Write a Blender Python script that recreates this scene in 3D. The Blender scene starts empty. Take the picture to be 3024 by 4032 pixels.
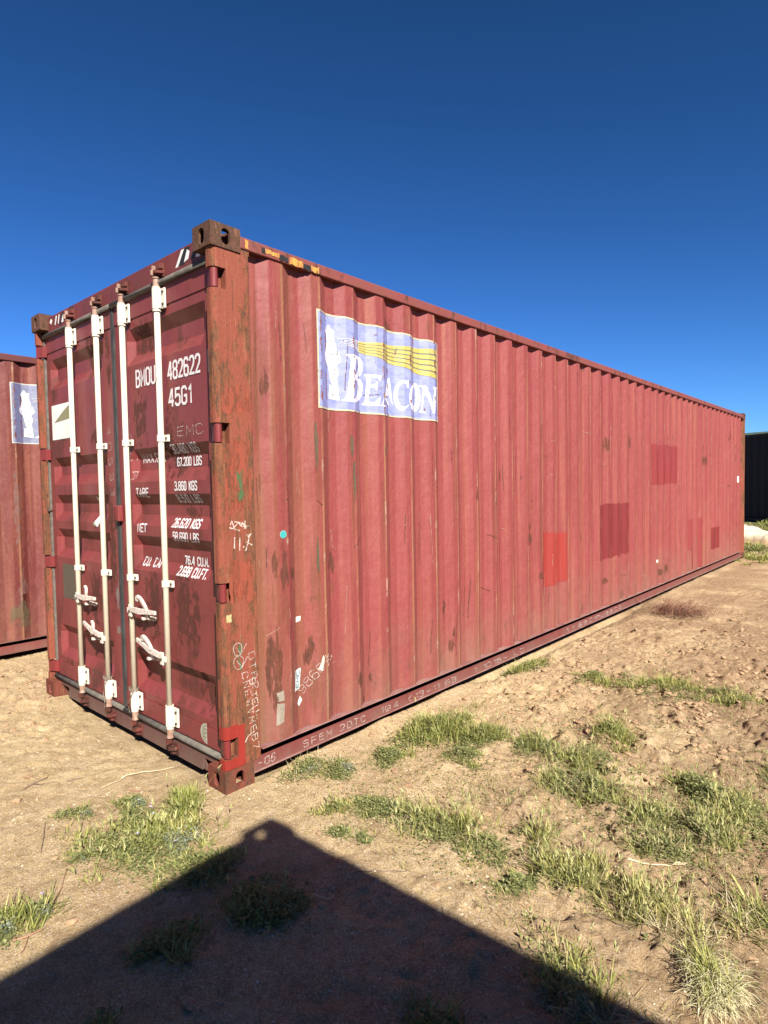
import bpy, bmesh, math, random
import numpy as np
from mathutils import Vector, Matrix
random.seed(7)
rng = np.random.default_rng(11)
scene = bpy.context.scene
COL = scene.collection

# ------------------------------------------------------------------ camera
CAM = (2.62989874, -1.70696231, 1.56736187)
YAW, PITCH, ROLL, FPX = 0.726352462, -0.0422049791, -0.0170232617, 2375.40515
def cam_axes(a, b, c):
    f = Vector((-math.sin(a)*math.cos(b), math.cos(a)*math.cos(b), math.sin(b)))
    r0 = Vector((math.cos(a), math.sin(a), 0)); u0 = r0.cross(f)
    return math.cos(c)*r0 + math.sin(c)*u0, -math.sin(c)*r0 + math.cos(c)*u0, f
_r, _u, _f = cam_axes(YAW, PITCH, ROLL)
cd = bpy.data.cameras.new('camera')
cd.sensor_fit = 'HORIZONTAL'; cd.sensor_width = 36.0; cd.lens = 36.0*FPX/3024.0
cd.clip_start = 0.05; cd.clip_end = 5000
cam = bpy.data.objects.new('camera', cd); COL.objects.link(cam)
cam.matrix_world = Matrix(((_r.x, _u.x, -_f.x, CAM[0]), (_r.y, _u.y, -_f.y, CAM[1]), (_r.z, _u.z, -_f.z, CAM[2]), (0, 0, 0, 1)))
scene.camera = cam

# ------------------------------------------------------------------ light
EXPOSURE = 1.5
SUN = Vector((1.85, -1.0, 1.6)).normalized()
world = bpy.data.worlds.new('World'); scene.world = world; world.use_nodes = True
wt = world.node_tree; wt.nodes.clear()
sky = wt.nodes.new('ShaderNodeTexSky'); sky.sky_type = 'NISHITA'; sky.sun_disc = False
sky.sun_elevation = math.asin(SUN.z); sky.sun_rotation = math.atan2(SUN.x, SUN.y)
sky.altitude = 600; sky.air_density = 1.0; sky.dust_density = 0.15; sky.ozone_density = 3.0
bg = wt.nodes.new('ShaderNodeBackground'); bg.inputs['Strength'].default_value = 0.1
wo = wt.nodes.new('ShaderNodeOutputWorld')
# deep clear-air blue: one tone curve per channel over the whole dome
_sc = wt.nodes.new('ShaderNodeSeparateColor'); wt.links.new(sky.outputs[0], _sc.inputs[0])
_cc = wt.nodes.new('ShaderNodeCombineColor')
for _i, (_g, _k) in enumerate(((1.48, 1.18), (1.36, 1.76), (1.53, 3.13))):
    _m1 = wt.nodes.new('ShaderNodeMath'); _m1.operation = 'POWER'; _m1.inputs[1].default_value = _g
    _m0 = wt.nodes.new('ShaderNodeMath'); _m0.operation = 'MULTIPLY'; _m0.inputs[1].default_value = 0.0674
    _m2 = wt.nodes.new('ShaderNodeMath'); _m2.operation = 'MULTIPLY'; _m2.inputs[1].default_value = _k*10.0/2.0**EXPOSURE
    wt.links.new(_sc.outputs[_i], _m0.inputs[0]); wt.links.new(_m0.outputs[0], _m1.inputs[0]); wt.links.new(_m1.outputs[0], _m2.inputs[0]); wt.links.new(_m2.outputs[0], _cc.inputs[_i])
wt.links.new(_cc.outputs[0], bg.inputs['Color']); wt.links.new(bg.outputs[0], wo.inputs['Surface'])
sd = bpy.data.lights.new('sun', 'SUN'); sd.energy = 5.0; sd.angle = math.radians(0.53); sd.color = (1.0, 0.955, 0.88)
sun = bpy.data.objects.new('sun', sd); COL.objects.link(sun)
sun.rotation_euler = SUN.to_track_quat('Z', 'Y').to_euler(); sun.location = (8, -6, 9)
scene.view_settings.view_transform = 'Standard'; scene.view_settings.look = 'None'
scene.view_settings.exposure = EXPOSURE; scene.view_settings.gamma = 1.0
scene.view_settings.use_curve_mapping = False
try:
    scene.cycles.use_denoising = True
    scene.cycles.max_bounces = 6
    scene.cycles.transparent_max_bounces = 12
except Exception: pass

# ------------------------------------------------------------------ node helpers
PK = 0.42      # paint reflectances were picked for exposure 0.12
class M:
    def __init__(s, name, k=None):
        s.k = PK if k is None else k
        s.mat = bpy.data.materials.new(name); s.mat.use_nodes = True
        s.t = s.mat.node_tree; s.t.nodes.clear()
        s.out = s.t.nodes.new('ShaderNodeOutputMaterial')
        s._obj = None
    def n(s, typ, ins=None, **props):
        nd = s.t.nodes.new(typ)
        for k, v in props.items(): setattr(nd, k, v)
        for k, v in (ins or {}).items():
            if isinstance(v, bpy.types.NodeSocket): s.t.links.new(v, nd.inputs[k])
            else: nd.inputs[k].default_value = v
        return nd
    def obj(s, scale=(1, 1, 1), off=(0, 0, 0)):
        if s._obj is None: s._obj = s.n('ShaderNodeTexCoord').outputs['Object']
        return s.n('ShaderNodeMapping', {'Vector': s._obj, 'Scale': scale, 'Location': off}).outputs[0]
    def uv(s): return s.n('ShaderNodeTexCoord').outputs['UV']
    def noise(s, vec, scale=1.0, detail=4.0, rough=0.55, dist=0.0):
        return s.n('ShaderNodeTexNoise', {'Vector': vec, 'Scale': scale, 'Detail': detail, 'Roughness': rough, 'Distortion': dist}).outputs['Fac']
    def ramp(s, fac, lo, hi, a=0.0, b=1.0):
        return s.n('ShaderNodeMapRange', {0: fac, 1: lo, 2: hi, 3: a, 4: b}).outputs[0]
    def math(s, op, a, b=0.0):
        return s.n('ShaderNodeMath', {0: a, 1: b}, operation=op).outputs[0]
    def mix(s, fac, a, b, blend='MIX'):
        nd = s.t.nodes.new('ShaderNodeMix'); nd.data_type = 'RGBA'; nd.blend_type = blend
        for i, v in ((0, fac), (6, a), (7, b)):
            if isinstance(v, bpy.types.NodeSocket): s.t.links.new(v, nd.inputs[i])
            else: nd.inputs[i].default_value = v if i == 0 else (*v, 1.0)
        return nd.outputs[2]
    def sep(s, vec):
        return s.n('ShaderNodeSeparateXYZ', {0: vec}).outputs
    def bump(s, h, strength=0.3, dist=0.01):
        return s.n('ShaderNodeBump', {'Height': h, 'Strength': strength, 'Distance': dist}).outputs[0]
    def bsdf(s, color, rough=0.6, metal=0.0, normal=None, spec=0.4, trans=None, alpha=None):
        if s.k != 1.0: color = s.mix(1.0, color, (s.k, s.k, s.k), 'MULTIPLY')
        ins = {'Base Color': color if isinstance(color, bpy.types.NodeSocket) else (*color, 1.0), 'Roughness': rough, 'Metallic': metal, 'Specular IOR Level': spec}
        if normal is not None: ins['Normal'] = normal
        if alpha is not None: ins['Alpha'] = alpha
        b = s.n('ShaderNodeBsdfPrincipled', ins).outputs[0]
        if trans is not None:
            tr = s.n('ShaderNodeBsdfTranslucent', {'Color': trans if isinstance(trans, bpy.types.NodeSocket) else (*trans, 1.0)}).outputs[0]
            b = s.n('ShaderNodeMixShader', {0: 0.3, 1: b, 2: tr}).outputs[0]
        s.t.links.new(b, s.out.inputs['Surface'])
        return s.mat

PITCHY, Y0 = 0.278, 0.458          # corrugation pitch and first outer edge
RUST_D, RUST_O = (0.075, 0.032, 0.016), (0.27, 0.088, 0.032)

def mat_side(name, base, faded, seed=0.0, dust=1.0, rustiness=1.0):
    m = M(name); o = m.obj()
    x, y, z = m.sep(o)[0], m.sep(o)[1], m.sep(o)[2]
    big = m.noise(m.obj((0.6, 0.6, 0.35), (seed, 0, 0)), 1.0, 3)
    streak = m.noise(m.obj((8, 17, 0.55), (0, seed, 0)), 1.0, 5, 0.6)
    streak2 = m.noise(m.obj((20, 45, 1.1), (0, seed+3, 1)), 1.0, 4, 0.6)
    fine = m.noise(m.obj((60, 60, 40), (0, 0, seed)), 1.0, 3, 0.7)
    c = m.mix(m.ramp(big, 0.35, 0.65), base, faded)
    c = m.mix(m.ramp(streak, 0.50, 0.70, 0, 0.5), c, (0.52, 0.19, 0.10))
    c = m.mix(m.ramp(streak2, 0.52, 0.72, 0, 0.4), c, (0.27, 0.052, 0.045))
    c = m.mix(m.ramp(streak2, 0.46, 0.28, 0, 0.28), c, (0.50, 0.15, 0.11))
    # worn crests of the corrugation
    ph = m.math('FRACT', m.math('DIVIDE', m.math('SUBTRACT', y, Y0-0.006), PITCHY))
    edge = m.math('MAXIMUM', m.ramp(ph, 0.045, 0.0), m.ramp(ph, 0.955, 1.0))
    en = m.noise(m.obj((3, 3.3, 1.3), (2, seed, 3)), 1.0, 4, 0.65)
    ef = m.math('MULTIPLY', edge, m.ramp(en, 0.42, 0.56, 0, 0.9))
    c = m.mix(ef, c, (0.60, 0.30, 0.14))
    ef2 = m.math('MULTIPLY', edge, m.ramp(m.noise(m.obj((9, 9, 4.5), (1, 2, seed)), 1.0, 5, 0.7), 0.58, 0.64, 0, 0.9))
    c = m.mix(ef2, c, (0.78, 0.56, 0.38))
    # broken dark brown line along one inner bend per rib
    val = m.math('MULTIPLY', m.ramp(m.math('ABSOLUTE', m.math('SUBTRACT', ph, 0.27)), 0.05, 0.0), m.ramp(m.noise(m.obj((2, 4, 0.8), (5, 1, seed)), 1, 4), 0.4, 0.65, 0, 0.55))
    c = m.mix(val, c, (0.19, 0.06, 0.035))
    # rust near the door end and scattered spots
    near = m.ramp(y, 1.0, 0.25)
    nr = m.math('MULTIPLY', near, m.ramp(m.noise(m.obj((7, 13, 0.5), (seed, 4, 2)), 1, 5, 0.62), 0.42, 0.60, 0, 0.75*rustiness))
    c = m.mix(nr, c, (0.34, 0.15, 0.065))
    sp = m.noise(m.obj((9, 9, 5), (seed, 7, 1)), 1.0, 6, 0.72)
    c = m.mix(m.ramp(sp, 0.655, 0.71, 0, 0.85*rustiness), c, RUST_D)
    lowr = m.math('MULTIPLY', m.ramp(z, 0.75, 0.15), m.ramp(m.noise(m.obj((10, 10, 3.5), (seed, 1, 9)), 1, 6, 0.7), 0.56, 0.66, 0, 0.9*rustiness))
    c = m.mix(lowr, c, (0.13, 0.06, 0.035))
    # dust lying on the foot of the sheet
    du = m.math('MULTIPLY', m.ramp(z, 0.72, 0.16, 0, 0.6*dust), m.ramp(m.noise(m.obj((5, 5, 3)), 1, 5), 0.25, 0.7))
    c = m.mix(du, c, (0.36, 0.22, 0.14))
    c = m.mix(m.ramp(fine, 0.3, 0.7, 0, 0.22), c, (0.27, 0.055, 0.045))
    c = m.mix(m.ramp(m.noise(m.obj((28, 40, 14), (3, 3, seed)), 1, 5, 0.7), 0.50, 0.72, 0, 0.3), c, (0.50, 0.18, 0.13))
    h = m.math('ADD', fine, m.math('MULTIPLY', streak, 1.5))
    dent = m.noise(m.obj((2.2, 5, 3.2)), 1.0, 4, 0.6)
    n1 = m.bump(dent, 0.6, 0.03)
    nb = m.n('ShaderNodeBump', {'Height': h, 'Strength': 0.22, 'Distance': 0.004, 'Normal': n1}).outputs[0]
    return m.bsdf(c, 0.62, 0, nb, 0.3)

def mat_paint(name, base, worn=(0.20, 0.05, 0.035), rust=0.4, rough=0.5, blotch=0.5, vert=True, seed=0.0, dustz=None, k=None):
    m = M(name, k)
    st = m.noise(m.obj((14, 14, 1.2) if vert else (6, 6, 6), (seed, 1, 0)), 1.0, 5, 0.62)
    bl = m.noise(m.obj((4.5, 4.5, 3.0), (seed, 3, 5)), 1.0, 6, 0.68)
    fi = m.noise(m.obj((70, 70, 50)), 1.0, 3, 0.7)
    rg = m.noise(m.obj((1.6, 1.6, 1.0), (seed, 0, 2)), 1.0, 2)
    c = m.mix(m.ramp(st, 0.42, 0.66, 0, 0.45), base, worn)
    c = m.mix(m.ramp(st, 0.45, 0.28, 0, 0.25), c, tuple(min(1, v*1.5+0.02) for v in base))
    msk = m.math('MULTIPLY', m.ramp(bl, 0.52, 0.60), m.ramp(rg, 0.42, 0.60, 0.1, 1.0))
    c = m.mix(m.math('MULTIPLY', msk, blotch), c, (0.115, 0.035, 0.020))
    if rust > 0:
        rn = m.noise(m.obj((11, 11, 4), (seed, 9, 1)), 1.0, 6, 0.72)
        c = m.mix(m.ramp(rn, 0.66-0.14*rust, 0.74-0.12*rust, 0, 0.85), c, RUST_D)
    if dustz:
        z = m.sep(m.obj())[2]
        c = m.mix(m.math('MULTIPLY', m.ramp(z, dustz, 0.0, 0, 0.75), m.ramp(bl, 0.25, 0.6)), c, (0.34, 0.22, 0.15))
    c = m.mix(m.ramp(fi, 0.35, 0.7, 0, 0.15), c, tuple(v*0.5 for v in base))
    nb = m.bump(m.math('ADD', fi, bl), 0.18, 0.004)
    return m.bsdf(c, m.ramp(bl, 0.4, 0.65, rough, rough+0.25), 0, nb, 0.35)

def mat_rusty(name, orange=(0.44, 0.135, 0.055), brown=(0.19, 0.085, 0.045), dark=(0.06, 0.032, 0.022), paint=(0.42, 0.105, 0.065), stretch=3.0, seed=0.0, mixp=0.5):
    """flaking paint over rust: crisp islands of paint, orange bleed at their rims, runs below"""
    m = M(name)
    big = m.noise(m.obj((3.2, 5, 1.1*stretch/3), (seed, 1, 2)), 1.0, 3, 0.6)
    isl = m.noise(m.obj((20, 26, 3.0*stretch), (seed, 0, 0)), 1.0, 8, 0.72)
    run = m.noise(m.obj((50, 70, 1.6*stretch), (0, seed, 3)), 1.0, 5, 0.65)
    f = m.noise(m.obj((130, 160, 90)), 1.0, 5, 0.75)
    pit = m.noise(m.obj((45, 55, 32), (seed, 5, 5)), 1.0, 6, 0.7)
    c = m.mix(m.ramp(run, 0.38, 0.64), brown, tuple(0.5*(a+b) for a, b in zip(orange, brown)))
    c = m.mix(m.ramp(pit, 0.54, 0.66, 0, 0.8), c, dark)
    c = m.mix(m.ramp(pit, 0.44, 0.34, 0, 0.7), c, orange)
    lvl = m.math('ADD', isl, m.math('MULTIPLY', m.math('SUBTRACT', big, 0.5), 0.9))
    c = m.mix(m.ramp(lvl, 0.46, 0.50, 0, 0.9), c, orange)
    c = m.mix(m.ramp(lvl, 0.50, 0.515, 0, mixp*1.8), c, paint)
    c = m.mix(m.ramp(run, 0.58, 0.66, 0, 0.55), c, (0.54, 0.24, 0.12))
    c = m.mix(m.ramp(run, 0.40, 0.33, 0, 0.55), c, (0.12, 0.06, 0.038))
    c = m.mix(m.ramp(f, 0.48, 0.68, 0, 0.4), c, (0.11, 0.05, 0.03))
    c = m.mix(m.ramp(f, 0.44, 0.30, 0, 0.35), c, (0.55, 0.26, 0.15))
    h = m.math('ADD', m.math('ADD', m.math('MULTIPLY', f, 0.6), pit), m.ramp(lvl, 0.49, 0.515, 0, 0.5))
    return m.bsdf(c, 0.8, 0, m.bump(h, 0.6, 0.005), 0.2)

def mat_alpha(name, color, color2=None, lo=0.42, hi=0.5, scale=(30, 30, 30), rough=0.7, edge=0.0, amax=1.0, detail=5.0, k=None, soft=0.3):
    """paint that has worn away in flakes (noise alpha); edge>0 also fades towards the uv border"""
    m = M(name, k)
    nz = m.noise(m.obj(scale), 1.0, detail, 0.65)
    a = m.ramp(nz, lo, hi, 0, 1)
    if edge > 0:
        u = m.sep(m.uv())
        dx = m.math('MULTIPLY', m.math('SUBTRACT', u[0], 0.5), 2.0); dy = m.math('MULTIPLY', m.math('SUBTRACT', u[1], 0.5), 2.0)
        r = m.math('ADD', m.math('MULTIPLY', dx, dx), m.math('MULTIPLY', dy, dy))
        brd = m.ramp(m.math('MAXIMUM', m.math('ABSOLUTE', dx), m.math('ABSOLUTE', dy)), 1.0, 0.8)
        rr = m.math('ADD', m.math('SUBTRACT', 0.55, r), m.math('MULTIPLY', m.math('SUBTRACT', nz, 0.5), edge*1.6))
        a = m.math('MULTIPLY', m.ramp(rr, 0.0, soft), brd)
    a = m.math('MULTIPLY', a, amax)
    fi = m.noise(m.obj((40, 40, 12)), 1.0, 5, 0.7)
    c = m.mix(m.ramp(fi, 0.4, 0.62), color, color2 or tuple(v*0.75 for v in color))
    return m.bsdf(c, rough, 0, None, 0.3, None, a)

def mat_plain(name, color, color2=None, rough=0.6, scale=(30, 30, 30), metal=0.0, bump=0.1, lo=0.35, hi=0.65, k=None):
    m = M(name, k)
    nz = m.noise(m.obj(scale), 1.0, 5, 0.6)
    c = m.mix(m.ramp(nz, lo, hi), color, color2 or tuple(v*0.8 for v in color))
    return m.bsdf(c, rough, metal, m.bump(nz, bump, 0.003), 0.35)

# ------------------------------------------------------------------ mesh helpers
class MB:
    def __init__(s): s.v = []; s.f = []; s.mi = []; s.cur = 0
    def face(s, idx): s.f.append(tuple(idx)); s.mi.append(s.cur)
    def quad(s, a, b, c, d):
        i = len(s.v); s.v += [tuple(a), tuple(b), tuple(c), tuple(d)]; s.face((i, i+1, i+2, i+3)); return s
    def box(s, x0, x1, y0, y1, z0, z1):
        i = len(s.v)
        s.v += [(x0, y0, z0), (x1, y0, z0), (x1, y1, z0), (x0, y1, z0), (x0, y0, z1), (x1, y0, z1), (x1, y1, z1), (x0, y1, z1)]
        for q in ((0, 3, 2, 1), (4, 5, 6, 7), (0, 1, 5, 4), (1, 2, 6, 5), (2, 3, 7, 6), (3, 0, 4, 7)): s.face([i+k for k in q])
        return s
    def prism(s, pts, axis, a, b):
        """pts: 2D outline; extruded along axis ('x','y','z') from a to b"""
        def P(p, t):
            return {'x': (t, p[0], p[1]), 'y': (p[0], t, p[1]), 'z': (p[0], p[1], t)}[axis]
        i = len(s.v); n = len(pts)
        s.v += [P(p, a) for p in pts] + [P(p, b) for p in pts]
        for k in range(n): s.face((i+k, i+(k+1) % n, i+n+(k+1) % n, i+n+k))
        s.face([i+k for k in range(n)][::-1]); s.face([i+n+k for k in range(n)])
        return s
    def tube(s, pts, r, seg=12, cap=True):
        pts = [Vector(p) for p in pts]; n = len(pts)
        rs = r if isinstance(r, (list, tuple)) else [r]*n
        i = len(s.v); up = Vector((0, 0, 1))
        for k, p in enumerate(pts):
            t = (pts[min(k+1, n-1)] - pts[max(k-1, 0)]).normalized()
            a = t.cross(up if abs(t.z) < 0.95 else Vector((1, 0, 0))).normalized(); b = t.cross(a)
            for j in range(seg):
                th = 2*math.pi*j/seg
                s.v.append(tuple(p + (a*math.cos(th)+b*math.sin(th))*rs[k]))
        for k in range(n-1):
            for j in range(seg):
                s.face((i+k*seg+j, i+k*seg+(j+1) % seg, i+(k+1)*seg+(j+1) % seg, i+(k+1)*seg+j))
        if cap:
            s.face([i+j for j in range(seg)][::-1]); s.face([i+(n-1)*seg+j for j in range(seg)])
        return s
    def mesh(s, name, mats, smooth=False):
        me = bpy.data.meshes.new(name); me.from_pydata(s.v, [], s.f)
        for m in (mats if isinstance(mats, (list, tuple)) else [mats]): me.materials.append(m)
        if any(s.mi): me.polygons.foreach_set('material_index', s.mi)
        bm = bmesh.new(); bm.from_mesh(me); bmesh.ops.recalc_face_normals(bm, faces=bm.faces); bm.to_mesh(me); bm.free()
        if smooth:
            me.polygons.foreach_set('use_smooth', [True]*len(me.polygons))
        me.update()
        return me
    def build(s, name, mats, parent=None, smooth=False, bevel=0.0, loc=None, rot=None):
        return link(name, s.mesh(name, mats, smooth), parent, bevel, loc, rot, smooth)

def link(name, me, parent=None, bevel=0.0, loc=None, rot=None, smooth=False):
    o = bpy.data.objects.new(name, me); COL.objects.link(o)
    if parent: o.parent = parent
    if loc: o.location = loc
    if rot: o.rotation_euler = rot
    if bevel:
        b = o.modifiers.new('bevel', 'BEVEL'); b.width = bevel; b.segments = 2; b.limit_method = 'ANGLE'; b.angle_limit = math.radians(40); b.harden_normals = False
    return o

def tag(o, label=None, cat=None, group=None, kind=None):
    if label: o['label'] = label
    if cat: o['category'] = cat
    if group: o['group'] = group
    if kind: o['kind'] = kind
    return o

def empty(name, loc=(0, 0, 0), rz=0.0, parent=None):
    o = bpy.data.objects.new(name, None); COL.objects.link(o); o.location = loc; o.rotation_euler = (0, 0, rz); o.empty_display_size = 0.3
    if parent: o.parent = parent
    return o

# ------------------------------------------------------------------ surfaces things are draped on
def side_knots(far=12.2):
    k = [(0.235, -0.048), (0.300, -0.048), (0.362, -0.012), (0.458, -0.012)]
    y = 0.458
    while y < far:
        k += [(y+0.069, -0.048), (y+0.139, -0.048), (y+0.207, -0.012), (y+0.278, -0.012)]; y += PITCHY
    out = [k[0]]                       # round every bend
    for a, b, c in zip(k, k[1:], k[2:]):
        for t in (0.0,):
            r = 0.0065
            da = math.dist(a, b); dc = math.dist(c, b); ra = min(r, da*0.45); rc = min(r, dc*0.45)
            pa = (b[0]+(a[0]-b[0])*ra/da, b[1]+(a[1]-b[1])*ra/da); pc = (b[0]+(c[0]-b[0])*rc/dc, b[1]+(c[1]-b[1])*rc/dc)
            mid = ((pa[0]+pc[0]+2*b[0])/4, (pa[1]+pc[1]+2*b[1])/4)
            out += [pa, mid, pc]
    return out
SK = side_knots(); SKY = [a for a, b in SK]; SKX = [b for a, b in SK]
def nz2(y, z, seed=0.0):
    return (math.sin(y*2.1+seed)*math.sin(z*3.3+1.3*seed+0.5*y)+0.6*math.sin(y*5.3+z*1.7+seed)*math.sin(z*5.1+2+seed))*0.5
def side_pt(y, z, off=0.0):
    x = float(np.interp(y, SKY, SKX)); fall = min(1, (z-0.166)/0.25, (2.80-z)/0.25); fall = max(0, fall)
    return (x+off+0.0032*nz2(y, z)*fall, y, z)

DOOR_Y, DOOR_R = 0.066, 0.106
BANDS = [(2.553, 2.487, 2.402, 2.332), (1.823, 1.760, 1.692, 1.621), (1.546, 1.482, 1.420, 1.354), (1.293, 1.230, 1.143, 1.078), (0.567, 0.503, 0.383, 0.318)]
def door_pt(x, z, off=0.0):
    """outer face of the doors (normal -y) with its horizontal recesses"""
    d = 0.0
    for zt, zi, zj, zb in BANDS:
        if zb < z < zt:
            d = min(1.0, (zt-z)/(zt-zi), (z-zb)/(zj-zb))
    lo, hi = (-1.045, -0.168) if x > -1.219 else (-2.285, -1.375)
    e = max(0.0, min(1.0, (x-lo)/0.04, (hi-x)/0.04))
    return (x, DOOR_Y+(DOOR_R-DOOR_Y)*min(d, e)-off, z)
DOOR_Z = sorted(v for b in BANDS for v in b)
DOOR_X = [-2.285, -2.245, -1.415, -1.375, -1.045, -1.005, -0.208, -0.168]

def drape(name, verts, faces, ucuts, vcuts, fn, off, mat, parent, thick=0.0, uvbox=None, layer=None):
    """flat artwork (u,v) cut along the bends of the surface below and laid on it"""
    bm = bmesh.new()
    if layer is not None: bm.verts.layers.float.new('lay')
    vs = [bm.verts.new((a, b, 0)) for a, b in verts]
    for f in faces:
        try: bm.faces.new([vs[i] for i in f])
        except ValueError: pass
    if not bm.faces: bm.free(); return None
    u0 = min(v.co.x for v in vs); u1 = max(v.co.x for v in vs); v0 = min(v.co.y for v in vs); v1 = max(v.co.y for v in vs)
    lay = {}
    if layer is not None:
        L = bm.verts.layers.float['lay']
        for v, l in zip(vs, layer): v[L] = l
    for c in ucuts:
        if u0 < c < u1: bmesh.ops.bisect_plane(bm, geom=bm.verts[:]+bm.edges[:]+bm.faces[:], dist=1e-6, plane_co=(c, 0, 0), plane_no=(1, 0, 0))
    for c in vcuts:
        if v0 < c < v1: bmesh.ops.bisect_plane(bm, geom=bm.verts[:]+bm.edges[:]+bm.faces[:], dist=1e-6, plane_co=(0, c, 0), plane_no=(0, 1, 0))
    bmesh.ops.triangulate(bm, faces=bm.faces[:])
    uvl = bm.loops.layers.uv.new('UVMap')
    b = uvbox or (u0, u1, v0, v1)
    for f in bm.faces:
        for l in f.loops: l[uvl].uv = ((l.vert.co.x-b[0])/max(1e-6, b[1]-b[0]), (l.vert.co.y-b[2])/max(1e-6, b[3]-b[2]))
    L = bm.verts.layers.float.get('lay')
    for v in bm.verts: v.co = fn(v.co.x, v.co.y, off+(v[L] if L else 0.0))
    me = bpy.data.meshes.new(name); bm.to_mesh(me); bm.free(); me.materials.append(mat)
    return link(name, me, parent)
ZC = [0.2+0.08*i for i in range(33)]
def on_side(name, verts, faces, off, mat, parent, **k): return drape(name, verts, faces, SKY, ZC, side_pt, off, mat, parent, **k)
def on_door(name, verts, faces, off, mat, parent, **k): return drape(name, verts, faces, DOOR_X, DOOR_Z, door_pt, off, mat, parent, **k)
def flat_fn(kind, c):
    if kind == 'x': return lambda u, v, off: (c+off, u, v)          # faces +x, u = y
    return lambda u, v, off: (u, c-off, v)                           # faces -y, u = x
def on_flat(name, kind, c, verts, faces, off, mat, parent, **k): return drape(name, verts, faces, [], [], flat_fn(kind, c), off, mat, parent, **k)

def outline_mesh(loops, dx=0, dy=0, sx=1, sy=1):
    """2D outlines with holes -> verts, faces (curve fill)"""
    cu = bpy.data.curves.new('tmp', 'CURVE'); cu.dimensions = '2D'; cu.fill_mode = 'BOTH'
    for lp in loops:
        sp = cu.splines.new('POLY'); sp.points.add(len(lp)-1)
        for i, (a, b) in enumerate(lp): sp.points[i].co = (a*sx+dx, b*sy+dy, 0, 1)
        sp.use_cyclic_u = True
    o = bpy.data.objects.new('tmp', cu); COL.objects.link(o)
    dg = bpy.context.evaluated_depsgraph_get(); dg.update()
    me = o.evaluated_get(dg).to_mesh()
    vs = [(v.co.x, v.co.y) for v in me.vertices]; fs = [tuple(p.vertices) for p in me.polygons]
    bpy.data.objects.remove(o); bpy.data.curves.remove(cu)
    return vs, fs

def ragged(u0, u1, v0, v1, amp=0.01, step=0.03, rnd=None, slant=0.0):
    """rectangle with a hand-cut ragged border"""
    rnd = rnd or random
    p = []
    n = max(2, int((u1-u0)/step)); mth = max(2, int((v1-v0)/step))
    for i in range(n): p.append((u0+(u1-u0)*i/n, v0+slant*i/n+rnd.uniform(-amp, amp)))
    for i in range(mth): p.append((u1+rnd.uniform(-amp, amp)*0.3, v0+slant+(v1-v0-slant)*i/mth))
    for i in range(n): p.append((u1-(u1-u0)*i/n, v1+rnd.uniform(-amp, amp)))
    for i in range(mth): p.append((u0+rnd.uniform(-amp, amp)*0.3, v1-(v1-v0)*i/mth))
    return p

# ------------------------------------------------------------------ stroke lettering
A_ = {}
def _g(ch, *st): A_[ch] = [list(s) for s in st]
_o = [(.25, 0), (0, .12), (0, .88), (.25, 1), (.75, 1), (1, .88), (1, .12), (.75, 0), (.25, 0)]
_g('0', _o); _g('O', _o); _g('1', [(.12, .8), (.5, 1), (.5, 0)])
_g('2', [(0, .82), (.05, .92), (.25, 1), (.75, 1), (1, .88), (1, .66), (.85, .5), (0, .02), (1, .02)])
_g('3', [(0, .86), (.25, 1), (.75, 1), (1, .87), (1, .66), (.72, .54), (.35, .54)], [(.72, .52), (1, .4), (1, .13), (.75, 0), (.25, 0), (0, .13)])
_g('4', [(.75, 0), (.75, .98), (.62, .98), (0, .27), (1, .27)])
_g('5', [(.95, .99), (.08, .99), (.04, .52), (.3, .6), (.75, .6), (1, .47), (1, .13), (.75, 0), (.25, 0), (0, .12)])
_g('6', [(.95, .86), (.75, 1), (.25, 1), (0, .88), (0, .12), (.25, 0), (.75, 0), (1, .12), (1, .44), (.75, .56), (.3, .56), (.06, .46)])
_g('7', [(0, .98), (.98, .98), (.35, 0)])
_g('8', [(.25, .53), (0, .66), (0, .88), (.25, 1), (.75, 1), (1, .88), (1, .66), (.75, .53), (.25, .53), (0, .4), (0, .12), (.25, 0), (.75, 0), (1, .12), (1, .4), (.8, .5)])
_g('9', [(.05, .14), (.25, 0), (.75, 0), (1, .12), (1, .88), (.75, 1), (.25, 1), (0, .88), (0, .56), (.25, .44), (.7, .44), (.94, .54)])
_g('A', [(0, 0), (.5, 1), (1, 0)], [(.2, .3), (.8, .3)]); _g('B', [(0, 0), (0, 1), (.7, 1), (1, .88), (1, .66), (.7, .54), (.1, .54)], [(.7, .52), (1, .4), (1, .12), (.7, 0), (.1, 0)])
_g('C', [(1, .84), (.75, 1), (.25, 1), (0, .88), (0, .12), (.25, 0), (.75, 0), (1, .16)])
_g('D', [(0, 0), (0, 1), (.65, 1), (1, .85), (1, .15), (.65, 0), (0, 0)]); _g('E', [(1, 1), (0, 1), (0, 0), (1, 0)], [(.05, .52), (.8, .52)])
_g('F', [(1, 1), (0, 1), (0, 0)], [(.05, .52), (.8, .52)])
_g('G', [(1, .84), (.75, 1), (.25, 1), (0, .88), (0, .12), (.25, 0), (.75, 0), (1, .12), (1, .47), (.55, .47)])
_g('H', [(0, 0), (0, 1)], [(1, 0), (1, 1)], [(.05, .5), (.95, .5)]); _g('I', [(.5, 0), (.5, 1)]); _g('J', [(.9, 1), (.9, .15), (.6, 0), (.2, .05), (.05, .2)])
_g('K', [(0, 0), (0, 1)], [(1, 1), (.06, .42)], [(.35, .56), (1, 0)]); _g('L', [(0, 1), (0, 0), (1, 0)])
_g('M', [(0, 0), (0, 1), (.5, .3), (1, 1), (1, 0)]); _g('N', [(0, 0), (0, 1), (1, 0), (1, 1)])
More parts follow.
